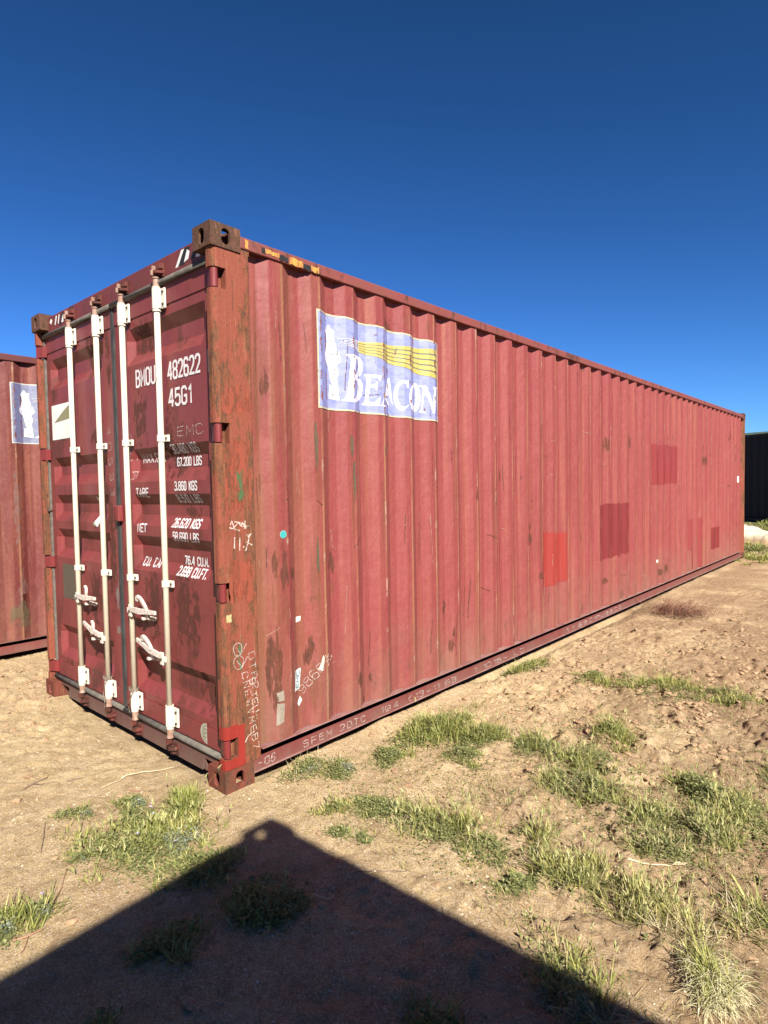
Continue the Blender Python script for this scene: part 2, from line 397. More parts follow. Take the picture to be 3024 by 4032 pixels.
_g('P', [(0, 0), (0, 1), (.7, 1), (1, .88), (1, .6), (.7, .47), (.1, .47)]); _g('R', [(0, 0), (0, 1), (.7, 1), (1, .88), (1, .62), (.7, .5), (.1, .5)], [(.55, .48), (1, 0)])
_g('S', [(1, .85), (.75, 1), (.25, 1), (0, .87), (0, .66), (.25, .55), (.75, .46), (1, .34), (1, .12), (.75, 0), (.25, 0), (0, .15)])
_g('T', [(0, 1), (1, 1)], [(.5, .96), (.5, 0)]); _g('U', [(0, 1), (0, .12), (.25, 0), (.75, 0), (1, .12), (1, 1)]); _g('V', [(0, 1), (.5, 0), (1, 1)])
_g('W', [(0, 1), (.25, 0), (.5, .7), (.75, 0), (1, 1)]); _g('X', [(0, 0), (1, 1)], [(0, 1), (1, 0)]); _g('Z', [(0, 1), (1, 1), (0, 0), (1, 0)])
_g('.', [(.25, .0), (.25, .14)]); _g('-', [(.1, .45), (.9, .45)]); _g('(', [(.8, 1), (.3, .75), (.3, .25), (.8, 0)]); _g('/', [(0, 0), (1, 1)]); _g('+', [(0, .5), (1, .5)], [(.5, 1), (.5, .1)])

def stroke_text(lines_or_strokes, width):
    """polylines (u,v) -> ribbon mesh with mitred joints; each stroke gets its own layer"""
    V, F, Lr = [], [], []
    for si, st in enumerate(lines_or_strokes):
        n = len(st); i0 = len(V); closed = math.dist(st[0], st[-1]) < 1e-6
        for k, p in enumerate(st):
            a = st[k-1] if k else (st[-2] if closed else None); b = st[k+1] if k < n-1 else (st[1] if closed else None)
            def d(q, w):
                l = math.dist(q, w) or 1e-9; return ((w[0]-q[0])/l, (w[1]-q[1])/l)
            d1 = d(a, p) if a else d(p, b); d2 = d(p, b) if b else d1
            t = (d1[0]+d2[0], d1[1]+d2[1]); l = math.hypot(*t)
            if l < 0.2: t = d1; l = 1
            t = (t[0]/l, t[1]/l); nn = (-t[1], t[0]); c = max(0.55, abs(nn[0]*-d1[1]+nn[1]*d1[0]))
            w = width*0.5/c; e = 0
            if not a: e = -width*0.3
            if not b: e = width*0.3
            V += [(p[0]+nn[0]*w+t[0]*e, p[1]+nn[1]*w+t[1]*e), (p[0]-nn[0]*w+t[0]*e, p[1]-nn[1]*w+t[1]*e)]
            Lr += [si*0.00018+k*0.00006]*2
        for k in range(n-1): F.append((i0+2*k, i0+2*k+1, i0+2*k+3, i0+2*k+2))
    return V, F, Lr

def text_strokes(s, u, v, h, pitch, cw=None, jit=0.0, ang=0.0, slant=0.0, rnd=random):
    cw = cw or pitch*0.68; out = []; x = 0.0
    for ch in s:
        if ch == ' ': x += pitch*0.75; continue
        for st in A_.get(ch, []):
            pts = []
            w = cw*(0.35 if ch in '.' else 1)
            for a, b in st:
                px = x+a*w+b*h*slant+rnd.uniform(-jit, jit)*h; py = b*h+rnd.uniform(-jit, jit)*h
                pts.append((u+px*math.cos(ang)-py*math.sin(ang), v+px*math.sin(ang)+py*math.cos(ang)))
            out.append(pts)
        x += pitch*(0.5 if ch in '.1I' else 1)
    return out
def text_w(s, pitch): return sum(pitch*(0.75 if c == ' ' else 0.5 if c in '.1I' else 1) for c in s)-pitch*0.3

# ================================================================== GROUND
def _hash(ix, iy, seed):
    n = (ix.astype(np.int64)*374761393 + iy.astype(np.int64)*668265263 + seed*1274126177) & 0x7fffffff
    n = ((n ^ (n >> 13))*1274126177) & 0x7fffffff
    n = (n ^ (n >> 16)) & 0xffffff
    return n/float(0xffffff)
def vnoise(x, y, seed=0):
    ix = np.floor(x); iy = np.floor(y); fx = x-ix; fy = y-iy
    ux = fx*fx*fx*(fx*(fx*6-15)+10); uy = fy*fy*fy*(fy*(fy*6-15)+10)
    a = _hash(ix, iy, seed); b = _hash(ix+1, iy, seed); c = _hash(ix, iy+1, seed); d = _hash(ix+1, iy+1, seed)
    return (a*(1-ux)+b*ux)*(1-uy)+(c*(1-ux)+d*ux)*uy
def fbm(x, y, size, octv, seed=0, gain=0.5):
    s = 0; a = 1; t = 0; q = 0.9
    for i in range(octv):
        s = s+a*vnoise((x*math.cos(q*i)-y*math.sin(q*i))/size+17*i, (x*math.sin(q*i)+y*math.cos(q*i))/size-9*i, seed+i); t += a; a *= gain; size *= 0.5
    return s/t
def sstep(x, a, b):
    t = np.clip((x-a)/(b-a), 0, 1); return t*t*(3-2*t)
def blob(x, y, cx, cy, rx, ry, ang=0.0):
    c, s = math.cos(ang), math.sin(ang); dx = x-cx; dy = y-cy
    return np.exp(-(((dx*c+dy*s)/rx)**2+((-dx*s+dy*c)/ry)**2))
def ground_h(x, y):
    x = np.asarray(x, float); y = np.asarray(y, float)
    near = sstep(-np.hypot(x-1, y-2), -40, -14)
    h = 0.05*(fbm(x, y, 2.2, 3, 3)-0.5)+0.022*(fbm(x, y, 0.55, 3, 21)-0.5)
    rough = 0.22+0.95*np.clip(blob(x, y, 1.7, 3.2, 1.6, 1.6)+blob(x, y, 0.9, 2.6, 0.9, 0.9)+blob(x, y, -3.0, -0.4, 1.6, 1.5)+blob(x, y, 1.9, 1.2, 0.7, 1.5)+0.5*blob(x, y, 0.6, 5, 1.6, 2.5), 0, 1)
    f1 = fbm(x, y, 0.11, 3, 40); f2 = fbm(x+0.3*f1, y, 0.16, 3, 60)
    clod = np.clip(f1-0.56, 0, 1)*0.12+np.clip(0.40-f2, 0, 1)*-0.13
    cr = np.abs(fbm(x, y, 0.17, 3, 150)-0.5); cr2 = np.abs(fbm(x, y, 0.09, 2, 170)-0.5)
    h = h-np.clip(rough-0.35, 0, 1)*(0.026*np.clip(1-cr/0.030, 0, 1)+0.010*np.clip(1-cr2/0.04, 0, 1))
    h = h+rough*(clod+0.014*(fbm(x, y, 0.06, 2, 80)-0.5))+0.008*(fbm(x, y, 0.045, 3, 90, 0.6)-0.5)-0.018*np.clip(fbm(x, y, 0.07, 2, 95)-0.66, 0, 1)
    # shallow wheel marks running past the long side
    for cx, w in ((0.95, 0.16), (2.35, 0.2)):
        u = x-cx-0.05*np.sin(y*0.9)-0.12*(y-3)*0.3
        h = h-0.020*np.exp(-(u/w)**2)*sstep(y, 0.2, 1.0)+0.004*np.sin(y*42+np.abs(u)*20)*np.exp(-(u/w)**2)*sstep(y, 1.8, 2.6)*(fbm(x, y, 0.6, 2, 33) > 0.45)+0.008*np.exp(-((np.abs(u)-w*1.6)/0.08)**2)*sstep(y, 0.2, 1.0)
    h = h*(0.25+0.75*near)
    # footprint of the container: soil pressed against the rail near the corner, hollow further on
    flat = sstep(-np.maximum(np.abs(x+1.22)-1.22, np.maximum(-y, y-12.2)), -0.16, -0.02)
    h = h*(1-0.7*flat)
    wall = np.exp(-(np.clip(x, 0, 9)/0.10)**2)*sstep(x, -0.12, -0.02)
    h = h+wall*(0.6+0.8*fbm(x, y, 0.3, 3, 55))*(0.035*sstep(y, 0.15, 0.5)*sstep(-y, -2.5, -1.9)-0.05*sstep(y, 2.2, 2.6)*sstep(-y, -6.6, -5.6)+0.03*sstep(y, 6.0, 7.5))
    under = sstep(x, -2.6, -2.42)*sstep(-x, -0.02, 0.05)*sstep(y, 0.0, 0.2)*sstep(-y, -12.4, -12.1)
    h = h-0.05*under
    sill = sstep(x, -2.25, -2.0)*sstep(-x, 0.16, 0.4)*np.exp(-((y-0.02)/0.16)**2)
    h = h-0.035*sill
    for cx, cy in ((-0.08, 0.09), (-2.36, 0.09)):
        h = h*(1-np.exp(-(((x-cx)/0.2)**2+((y-cy)/0.2)**2)))+0.004*np.exp(-(((x-cx)/0.2)**2+((y-cy)/0.2)**2))
    h = h+0.20*sstep(y, 13.5, 19.5)
    # pale spoil heap beyond the far end
    h = h+0.5*np.exp(-(((x+1.35)/1.5)**2+((y-15.4)/1.2)**2))*(0.45+1.1*fbm(x, y, 0.5, 4, 5))
    return h

def axis(segs):
    out = []
    for a, b, s0, s1 in segs:
        x = a
        while x < b:
            out.append(x); t = (x-a)/(b-a); x += s0+(s1-s0)*t
    return np.array(out+[segs[-1][1]])
gx = axis([(-1500, -60, 260, 60), (-60, -8, 18, 0.8), (-8, -3.2, 0.5, 0.03), (-3.2, -0.9, 0.03, 0.014), (-0.9, 2.5, 0.0115, 0.0115), (2.5, 5, 0.014, 0.15), (5, 60, 0.5, 14), (60, 1500, 60, 260)])
gy = axis([(-1500, -60, 260, 60), (-60, -4, 16, 0.4), (-4, -1.4, 0.3, 0.02), (-1.4, 3.4, 0.0115, 0.0125), (3.4, 16, 0.0125, 0.07), (16, 60, 0.2, 6), (60, 1500, 40, 260)])
GX, GY = np.meshgrid(gx, gy); GZ = ground_h(GX, GY)
nx, ny = len(gx), len(gy)
co = np.stack([GX.ravel(), GY.ravel(), GZ.ravel()], 1).astype(np.float32)
ii = (np.arange(ny-1)[:, None]*nx+np.arange(nx-1)[None, :]).ravel()
fa = np.stack([ii, ii+1, ii+nx+1, ii+nx], 1).astype(np.int32)
def big_mesh(name, co, fa, mat, smooth=True):
    me = bpy.data.meshes.new(name)
    me.vertices.add(len(co)); me.vertices.foreach_set('co', np.asarray(co, np.float32).ravel())
    k = fa.shape[1]
    me.loops.add(fa.size); me.loops.foreach_set('vertex_index', fa.astype(np.int32).ravel())
    me.polygons.add(len(fa)); me.polygons.foreach_set('loop_start', np.arange(0, fa.size, k, dtype=np.int32))
    try: me.polygons.foreach_set('loop_total', np.full(len(fa), k, dtype=np.int32))
    except Exception: pass
    me.polygons.foreach_set('use_smooth', np.full(len(fa), smooth))
    me.materials.append(mat); me.update(calc_edges=True); me.validate()
    return me

def mat_ground():
    m = M('dry_sandy_soil', 0.86); o = m.obj()
    a = m.noise(o, 0.9, 4, 0.6); b = m.noise(o, 5.0, 6, 0.65); c_ = m.noise(o, 26, 5, 0.7); d = m.noise(o, 150, 4, 0.75); e = m.noise(o, 420, 2, 0.8)
    c = m.mix(m.ramp(b, 0.36, 0.64), (0.46, 0.325, 0.158), (0.62, 0.458, 0.245))
    c = m.mix(m.ramp(a, 0.40, 0.62, 0, 0.45), c, (0.40, 0.25, 0.135))
    c = m.mix(m.ramp(c_, 0.52, 0.66, 0, 0.45), c, (0.26, 0.165, 0.085))
    c = m.mix(m.ramp(c_, 0.45, 0.32, 0, 0.35), c, (0.62, 0.46, 0.29))
    c = m.mix(m.ramp(d, 0.50, 0.66, 0, 0.42), c, (0.22, 0.14, 0.075))
    c = m.mix(m.ramp(d, 0.46, 0.32, 0, 0.4), c, (0.66, 0.52, 0.36))
    vo = m.n('ShaderNodeTexVoronoi', {'Vector': o, 'Scale': 240.0}, feature='F1')
    cell = m.sep(vo.outputs['Color'])[0]
    c = m.mix(m.ramp(cell, 0.84, 0.88, 0, 0.55), c, (0.72, 0.62, 0.50))
    c = m.mix(m.ramp(cell, 0.14, 0.10, 0, 0.5), c, (0.17, 0.11, 0.07))
    # darker, damper churned soil on the right and a pale heap far off
    xyz = m.sep(o)
    churn = m.math('MULTIPLY', m.ramp(m.math('ADD', xyz[0], m.math('MULTIPLY', xyz[1], 0.45)), 1.3, 2.6), m.ramp(m.noise(o, 1.6, 5, 0.6), 0.32, 0.54, 0, 0.85))
    c = m.mix(churn, c, m.mix(m.ramp(c_, 0.38, 0.62), (0.36, 0.235, 0.135), (0.22, 0.135, 0.075)))
    c = m.mix(m.ramp(m.noise(o, 11, 6, 0.7), 0.55, 0.66, 0, 0.5), c, (0.25, 0.155, 0.085))
    pale = m.math('MULTIPLY', m.ramp(xyz[1], 13.3, 14.0), m.ramp(xyz[2], 0.17, 0.30))
    c = m.mix(pale, c, (0.55, 0.47, 0.35))
    far = m.math('MULTIPLY', m.ramp(xyz[1], 18.6, 19.6), m.ramp(m.noise(o, 1.2, 4), 0.3, 0.5))
    c = m.mix(far, c, (0.16, 0.15, 0.06))
    c = m.mix(m.ramp(m.noise(m.obj((2.2, 0.55, 1)), 1.0, 5, 0.65), 0.56, 0.66, 0, 0.35), c, (0.30, 0.195, 0.105))
    h = m.math('ADD', m.math('ADD', m.math('MULTIPLY', c_, 1.6), m.math('MULTIPLY', d, 1.1)), m.math('MULTIPLY', e, 0.4))
    n1 = m.bump(h, 0.9, 0.014)
    return m.bsdf(c, 0.95, 0, n1, 0.1)
MG = mat_ground()
g = link('ground', big_mesh('ground', co, fa, MG)); tag(g, 'bare sandy soil with clods and shallow wheel marks', None, None, 'structure')

# hills beyond the yard
def hill():
    az = np.radians(np.linspace(-95, 60, 260)); r = np.linspace(330, 900, 26)
    A, Rr = np.meshgrid(az, r); X = 2.6+Rr*np.sin(A); Y = -1.7+Rr*np.cos(A)
    prof = sstep(Rr, 330, 640)*(1-0.15*sstep(Rr, 640, 900))
    top = 30+22*(fbm(np.degrees(A)*4, A*0, 60, 4, 8)-0.5)+4*blob(np.degrees(A), 0*A, -10, 0, 8, 5)
    Z = prof*(top+9.0)+5*(fbm(X, Y, 60, 4, 13)-0.5)*prof-0.5+1.3*fbm(X, Y, 12, 2, 31)*prof
    n = A.shape; co = np.stack([X.ravel(), Y.ravel(), Z.ravel()], 1)
    ii = (np.arange(n[0]-1)[:, None]*n[1]+np.arange(n[1]-1)[None, :]).ravel()
    fa = np.stack([ii, ii+1, ii+n[1]+1, ii+n[1]], 1)
    m = M('hill_scrub', 0.4); o = m.obj(); b = m.noise(o, 0.03, 5, 0.6); c = m.noise(o, 0.25, 4, 0.6)
    cc = m.mix(m.ramp(b, 0.4, 0.6), (0.10, 0.15, 0.12), (0.15, 0.20, 0.13)); cc = m.mix(m.ramp(c, 0.45, 0.6, 0, 0.7), cc, (0.05, 0.085, 0.075))
    return big_mesh('hills', co, fa, m.bsdf(cc, 0.95, 0, None, 0.1))
tag(link('hills', hill()), 'low scrub covered hills on the horizon', None, None, 'structure')

# ================================================================== CONTAINER
W, L, H = 2.438, 12.192, 2.896
RED = mat_side('faded_red_corrugation', (0.375, 0.066, 0.064), (0.43, 0.086, 0.080))
RED2 = mat_side('dull_red_corrugation', (0.19, 0.036, 0.033), (0.23, 0.045, 0.04), seed=5.0, dust=0.7, rustiness=0.5)
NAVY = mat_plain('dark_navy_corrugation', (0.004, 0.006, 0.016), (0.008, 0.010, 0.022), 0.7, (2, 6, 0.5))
DOORM = mat_paint('maroon_door_paint', (0.36, 0.068, 0.064), worn=(0.28, 0.050, 0.042), rust=0.22, rough=0.42, blotch=0.75, seed=2.0)
HEADM = mat_paint('maroon_header_paint', (0.29, 0.056, 0.052), worn=(0.17, 0.06, 0.045), rust=0.55, rough=0.5, blotch=0.8, vert=False, seed=4.0)
RAILM = mat_paint('red_rail_paint', (0.36, 0.085, 0.07), worn=(0.25, 0.10, 0.065), rust=0.75, rough=0.6, blotch=0.8, vert=False, seed=6.0)
LOWM = mat_paint('lower_rail_paint', (0.29, 0.060, 0.052), worn=(0.26, 0.09, 0.07), rust=0.25, rough=0.6, blotch=0.25, vert=False, seed=7.0, dustz=0.16)
SILLM = mat_paint('dusty_sill_paint', (0.20, 0.06, 0.055), worn=(0.22, 0.11, 0.085), rust=0.6, rough=0.7, blotch=0.6, vert=True, seed=8.0, dustz=0.2)
LIPM = mat_plain('dusty_flange', (0.50, 0.28, 0.24), (0.36, 0.14, 0.12), 0.8, (9, 9, 9))
POSTM = mat_rusty('rusty_post', mixp=0.48)
CASTM = mat_rusty('rusty_casting', (0.22, 0.09, 0.045), (0.12, 0.065, 0.04), (0.045, 0.027, 0.02), (0.19, 0.085, 0.055), stretch=9, seed=4.0)
CASTLOW = mat_rusty('rusty_foot_casting', (0.30, 0.11, 0.055), (0.16, 0.07, 0.045), (0.06, 0.03, 0.022), (0.28, 0.07, 0.045), stretch=3, seed=7.0)
CREAM = mat_paint('cream_rod_paint', (0.70, 0.61, 0.46), worn=(0.62, 0.47, 0.31), rust=0.12, rough=0.45, blotch=0.0, seed=3.0, k=0.70)
CREAM2 = mat_paint('cream_bracket_paint', (0.72, 0.67, 0.55), worn=(0.62, 0.54, 0.42), rust=0.2, rough=0.5, blotch=0.0, seed=5.0, k=0.70)
HANDM = mat_plain('worn_cream_handle', (0.66, 0.58, 0.50), (0.34, 0.25, 0.20), 0.6, (50, 50, 50), bump=0.3, lo=0.45, hi=0.7, k=0.75)
RUBBER = mat_plain('weathered_grey_rubber', (0.15, 0.132, 0.108), (0.27, 0.235, 0.19), 0.85, (20, 20, 20))
RUBD = mat_plain('dark_rubber', (0.035, 0.037, 0.038), (0.09, 0.088, 0.082), 0.8, (20, 20, 8))
CAMM = mat_rusty('rusty_cam', (0.16, 0.055, 0.035), (0.10, 0.035, 0.028), (0.035, 0.02, 0.018), (0.22, 0.05, 0.04), stretch=12)
BOLTM = mat_plain('dark_bolt', (0.07, 0.05, 0.04), (0.2, 0.15, 0.11), 0.6)
HINGEM = mat_paint('red_hinge_paint', (0.34, 0.045, 0.045), worn=(0.24, 0.05, 0.045), rust=0.45, rough=0.4, seed=1.0)
FRESH = mat_paint('fresh_red_touch_up', (0.44, 0.040, 0.026), worn=(0.32, 0.04, 0.03), rust=0.1, rough=0.45, blotch=0.15, seed=12.0)
DARKIN = mat_plain('dark_underside_groove_shade', (0.05, 0.035, 0.03), (0.03, 0.025, 0.02), 0.9)
ROOFM = mat_paint('roof_paint', (0.30, 0.07, 0.06), rust=0.6, blotch=0.4)
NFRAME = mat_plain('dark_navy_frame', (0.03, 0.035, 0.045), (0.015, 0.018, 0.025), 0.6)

def stadium(rx, ry, n=28):
    P = []
    for i in range(n):
        t = 2*math.pi*i/n; c, s = math.cos(t), math.sin(t)
        if ry >= rx: P.append((rx*c, rx*s+math.copysign(ry-rx, s) if abs(s) > 1e-9 else 0))
        else: P.append((ry*c+(math.copysign(rx-ry, c) if abs(c) > 1e-9 else 0), ry*s))
    return P
def plate_hole(mb, O, U, V, N, w, h, hc, rx, ry, t):
    O, U, V, N = Vector(O), Vector(U), Vector(V), Vector(N)
    hp = stadium(rx, ry); n = len(hp); rp = []
    for a, b in hp:
        k = 1e9
        if a > 1e-9: k = min(k, (w-hc[0])/a)
        if a < -1e-9: k = min(k, -hc[0]/a)
        if b > 1e-9: k = min(k, (h-hc[1])/b)
        if b < -1e-9: k = min(k, -hc[1]/b)
        rp.append((hc[0]+a*k, hc[1]+b*k))
    for cn in ((0, 0), (w, 0), (w, h), (0, h)):
        j = min(range(n), key=lambda q: math.dist(rp[q], cn)); rp[j] = cn
    i = len(mb.v)
    P = lambda a, b, d: tuple(O+U*a+V*b+N*d)
    mb.v += [P(*q, 0) for q in rp]+[P(hc[0]+a, hc[1]+b, 0) for a, b in hp]+[P(hc[0]+a*0.97, hc[1]+b*0.97, t) for a, b in hp]+[P(*q, t) for q in rp]
    for k in range(n):
        l = (k+1) % n
        for r in range(3): mb.face((i+r*n+k, i+r*n+l, i+(r+1)*n+l, i+(r+1)*n+k))
def casting(X, Y, Z, ix, iy, iz, mat, parent):
    mb = MB(); a, b, c = 0.162, 0.178, 0.118; t = 0.014; e = 0.0006
    plate_hole(mb, (X, Y, Z), (0, iy, 0), (0, 0, iz), (ix, 0, 0), b, c, (b*0.5, c*0.5), 0.026, 0.040, t)
    plate_hole(mb, (X+ix*e, Y, Z+iz*e), (ix, 0, 0), (0, 0, iz), (0, iy, 0), a-2*e, c-2*e, (a*0.5, c*0.5), 0.026, 0.040, t)
    plate_hole(mb, (X+ix*e, Y+iy*e, Z), (ix, 0, 0), (0, iy, 0), (0, 0, iz), a-2*e, b-2*e, (a*0.5, b*0.5), 0.032, 0.062, t)
    def bx(x0, x1, y0, y1, z0, z1):
        xs = sorted((X+ix*x0, X+ix*x1)); ys = sorted((Y+iy*y0, Y+iy*y1)); zs = sorted((Z+iz*z0, Z+iz*z1)); mb.box(*xs, *ys, *zs)
    bx(a-t, a-e, e, b-2*e, 2*e, c-e); bx(2*e, a-t-e, b-t, b-e, 2*e, c-e); bx(3*e, a-t-e, 3*e, b-t-e, c-t, c)
    return mb.build('corner_casting', mat, parent)

SEAMS = [0.235]+[0.562+1.112*k for k in range(1, 11)]+[11.957]
def side_sheet(j, mirror=False):
    y0, y1 = SEAMS[j], SEAMS[j+1]
    ys = [y0]+[y for y in SKY if y0+0.003 < y < y1-0.003]+[y1]
    ys = ys if j == 10 else ys
    zs = [0.1665]+ZC+[2.8035]; zs = [z for z in zs if 0.16 < z <= 2.804]
    v = []; f = []
    for z in zs:
        for y in ys:
            px, py, pz = side_pt(y, z, -0.0016 if j % 2 else 0.0)
            v.append((-W-px if mirror else px, py, pz))
    n = len(ys)
    for a in range(len(zs)-1):
        for b in range(n-1): f.append((a*n+b, a*n+b+1, (a+1)*n+b+1, (a+1)*n+b))
    me = bpy.data.meshes.new('side_panel'); me.from_pydata(v, [], f); return me

HZ = (2.627, 1.852, 1.036, 0.224)
def mirror_pts(pts, left): return [(-W-a, b) for a, b in pts] if left else pts
def frame(root, mt, full=True):
    """everything a container has in common; local origin = foot of the corner near x=0,y=0"""
    for X, ix in ((0, -1), (-W, 1)):
        for Y, iy in ((0, 1), (L, -1)):
            for Z, iz in ((0, 1), (H, -1)):
                casting(X, Y, Z, ix, iy, iz, mt['cast'] if iz < 0 else mt.get('castlow', mt['cast']), root)
    # door end posts, slotted for the hinges
    for left in (False, True):
        mb = MB(); mb.prism(mirror_pts([(-0.007, 0.088), (-0.007, 0.226), (-0.016, 0.2345), (-0.07, 0.2345), (-0.07, 0.088)], left), 'z', 0.1185, 2.7775)
        mb.prism(mirror_pts([(-0.008, 0.180), (-0.008, 0.234), (-0.069, 0.234), (-0.069, 0.180)], left), 'z', 2.7776, 2.802)
        edges = [0.1185]+[v for h in sorted(HZ) for v in (h-0.052, h+0.052)]+[2.7775]
        for a, b in zip(edges[::2], edges[1::2]):
            mb.prism(mirror_pts([(-0.007, 0.0875), (-0.007, 0.034), (-0.011, 0.022), (-0.019, 0.013), (-0.031, 0.009), (-0.060, 0.009), (-0.066, 0.012), (-0.066, 0.0875)], left), 'z', a, b)
        for a, b in zip(edges[1:-1:2], edges[2::2]):
            mb.prism(mirror_pts([(-0.052, 0.0875), (-0.052, 0.072), (-0.07, 0.072), (-0.07, 0.0875)], left), 'z', a+0.0003, b-0.0003)
        mb.build('corner_post', mt['post'], root, bevel=0.0)
        mb = MB(); mb.prism(mirror_pts([(-0.004, L-0.085), (-0.004, L-0.012), (-0.018, L-0.004), (-0.12, L-0.004), (-0.12, L-0.235), (-0.05, L-0.235), (-0.05, L-0.11)], left), 'z', 0.1185, 2.7775)
        mb.build('corner_post', mt['post'], root)
    for left in (False, True):
        def X(a, b): return (-W-b, -W-a) if left else (a, b)
        MB().box(*X(-0.061, -0.0005), 0.1785, L-0.1785, 2.804, 2.866).build('top_side_rail', mt['rail'], root, bevel=0.006)
        lr = MB().box(*X(-0.018, -0.011), 0.180, L-0.19, 0.0565, 0.127).build('bottom_side_rail', mt['low'], root)
        MB().box(*X(-0.096, -0.090), 0.19, L-0.19, 0.0565, 0.1595).build('rail_web', DARKIN, lr)  # web coloured near black: the groove's shade is put into its colour
        MB().box(*X(-0.12, -0.0002), 0.2375, L-0.25, 0.160, 0.166).build('flange', mt['lip'], lr, bevel=0.0015)
        MB().box(*X(-0.11, -0.001), 0.180, L-0.19, 0.049, 0.056).build('flange', mt['lip'], lr, bevel=0.002)
        for j in range(len(SEAMS)-1):
            me = side_sheet(j, left); me.materials.append(mt['side'])
            o = link('side_panel', me, root); me.polygons.foreach_set('use_smooth', [False]*len(me.polygons))
    MB().box(-W+0.062, -0.062, 0.13, L-0.05, 2.838, 2.852).build('roof_panel', mt['roof'], root)
    MB().box(-W+0.125, -0.125, 0.14, L-0.05, 0.135, 0.158).build('floor', DARKIN, root)
    # blank front wall
    mb = MB(); n = 64; xs = [-W+0.125+(W-0.25)*i/n for i in range(n+1)]; i0 = 0
    mb.v = [(x, L-0.03-0.02*((k//2) % 2), z) for z in (0.13, 2.80) for k, x in enumerate(xs)]
    for k in range(n): mb.face((k, k+1, n+1+k+1, n+1+k))
    mb.build('front_wall', mt['side'], root)
    MB().box(-W+0.163, -0.163, L-0.06, L-0.008, 0.02, 0.129).build('front_sill', mt['low'], root)
    MB().box(-W+0.163, -0.163, L-0.06, L-0.008, 2.801, 2.87).build('front_header', mt['rail'], root)
    # header and sill of the door end
    MB().box(-W+0.1625, -0.1625, 0.062, 0.128, 2.748, 2.874).build('door_header', mt['head'], root, bevel=0.004)
    for q in (-W+0.071, -0.162): MB().box(q, q+0.091, 0.062, 0.128, 2.715, 2.777).build('header_gusset', mt['head'], root)
    mb = MB(); a, b = -W+0.1625, -0.1625
    mb.prism([(a, 0.092), (a+0.13, 0.092), (a+0.15, 0.020), (b-0.15, 0.020), (b-0.13, 0.092), (b, 0.092), (b, 0.133), (a, 0.133)], 'y', 0.058, 0.13)
    mb.build('door_sill', mt['sill'], root, bevel=0.002)
    for q, e in ((b, -1), (a, 1)): MB().prism([(q+e*0.128, 0.084), (q+e*0.085, 0.028), (q+e*0.128, 0.026)], 'y', 0.062, 0.066).build('sill_gusset', mt['sill'], root)
    if not full:
        for x0, x1 in ((-1.212, -0.072), (-W+0.072, -1.226)):
            MB().box(x0, x1, 0.07, 0.12, 0.15, 2.72).build('door', mt['side'], root)
        return
    for x0, x1, left in ((-1.2005, -0.086, False), (-W+0.086, -1.2375, True)):
        xs = sorted([x0, x1]+[x for x in DOOR_X if x0 < x < x1]); zs = sorted([0.168, 2.722]+[z for z in DOOR_Z])
        v = [door_pt(x, z) for z in zs for x in xs]; n = len(xs); f = []
        for r in range(len(zs)-1):
            for c in range(n-1): f.append((r*n+c, r*n+c+1, (r+1)*n+c+1, (r+1)*n+c))
        mb = MB(); mb.v = v; mb.f = f; mb.mi = [0]*len(f)
        mb.box(x0, x0+0.004, DOOR_Y+0.0005, 0.12, 0.168, 2.722).box(x1-0.004, x1, DOOR_Y+0.0005, 0.12, 0.168, 2.722)
        mb.box(x0+0.005, x1-0.005, 0.115, 0.12, 0.168, 2.722)
        d = mb.build('door', mt['door'], root)
        for z0, z1 in ((0.167, 0.272), (2.610, 2.724)): MB().box(x0, x1, DOOR_Y-0.0055, DOOR_Y-0.0003, z0, z1).build('door_rail', mt['door'], d, bevel=0.002)
        sx = (x0-0.006, x0) if left else (x1, x1+0.006)
        MB().box(sx[0]-0.006 if left else sx[0], sx[1] if left else sx[1]+0.006, 0.050, 0.075, 0.168, 2.722).build('gasket', RUBBER, d)
        gx_ = (x1, x1+0.017) if left else (x0-0.017, x0)
        MB().box(gx_[0], gx_[1]-0.0008, 0.054, 0.085, 0.168, 2.722).build('gasket', RUBD, d)
        MB().tube([(x0-0.01, 0.052, 2.736), (x1+0.01, 0.052, 2.736)], 0.017, 12).build('gasket', RUBBER, d, smooth=True)
        MB().tube([(x0-0.01, 0.052, 0.150), (x1+0.01, 0.052, 0.150)], 0.016, 12).build('gasket', RUBBER, d, smooth=True)
        doors.append(d)
    for left in (False, True):
        for hz in HZ:
            X = (lambda q: -W-q) if left else (lambda q: q)
            mb = MB().tube([(X(-0.030), 0.034, hz-0.046), (X(-0.030), 0.034, hz+0.046)], 0.0185, 14)
            mb.prism([(X(-0.036), 0.016), (X(-0.090), 0.036), (X(-0.112), 0.052), (X(-0.112), 0.062), (X(-0.086), 0.062), (X(-0.040), 0.050)], 'z', hz-0.040, hz+0.040)
            mb.build('hinge', HINGEM, root)

def sweep(mb, pts, hh, tt):
    """flat bar following pts (x,y,z): half height hh, half thickness tt in y"""
    n = len(pts); i = len(mb.v); hs = hh if isinstance(hh, list) else [hh]*n
    for k, p in enumerate(pts):
        a, b = pts[max(0, k-1)], pts[min(n-1, k+1)]; dx, dz = b[0]-a[0], b[2]-a[2]; l = math.hypot(dx, dz) or 1; nxx, nz = -dz/l, dx/l
        for s, t in ((1, -1), (1, 1), (-1, 1), (-1, -1)): mb.v.append((p[0]+nxx*hs[k]*s, p[1]+tt*t, p[2]+nz*hs[k]*s))
    for k in range(n-1):
        for j in range(4): mb.face((i+4*k+j, i+4*k+(j+1) % 4, i+4*k+4+(j+1) % 4, i+4*k+4+j))
    mb.face((i, i+1, i+2, i+3)); mb.face((i+4*n-1, i+4*n-2, i+4*n-3, i+4*n-4)); return mb

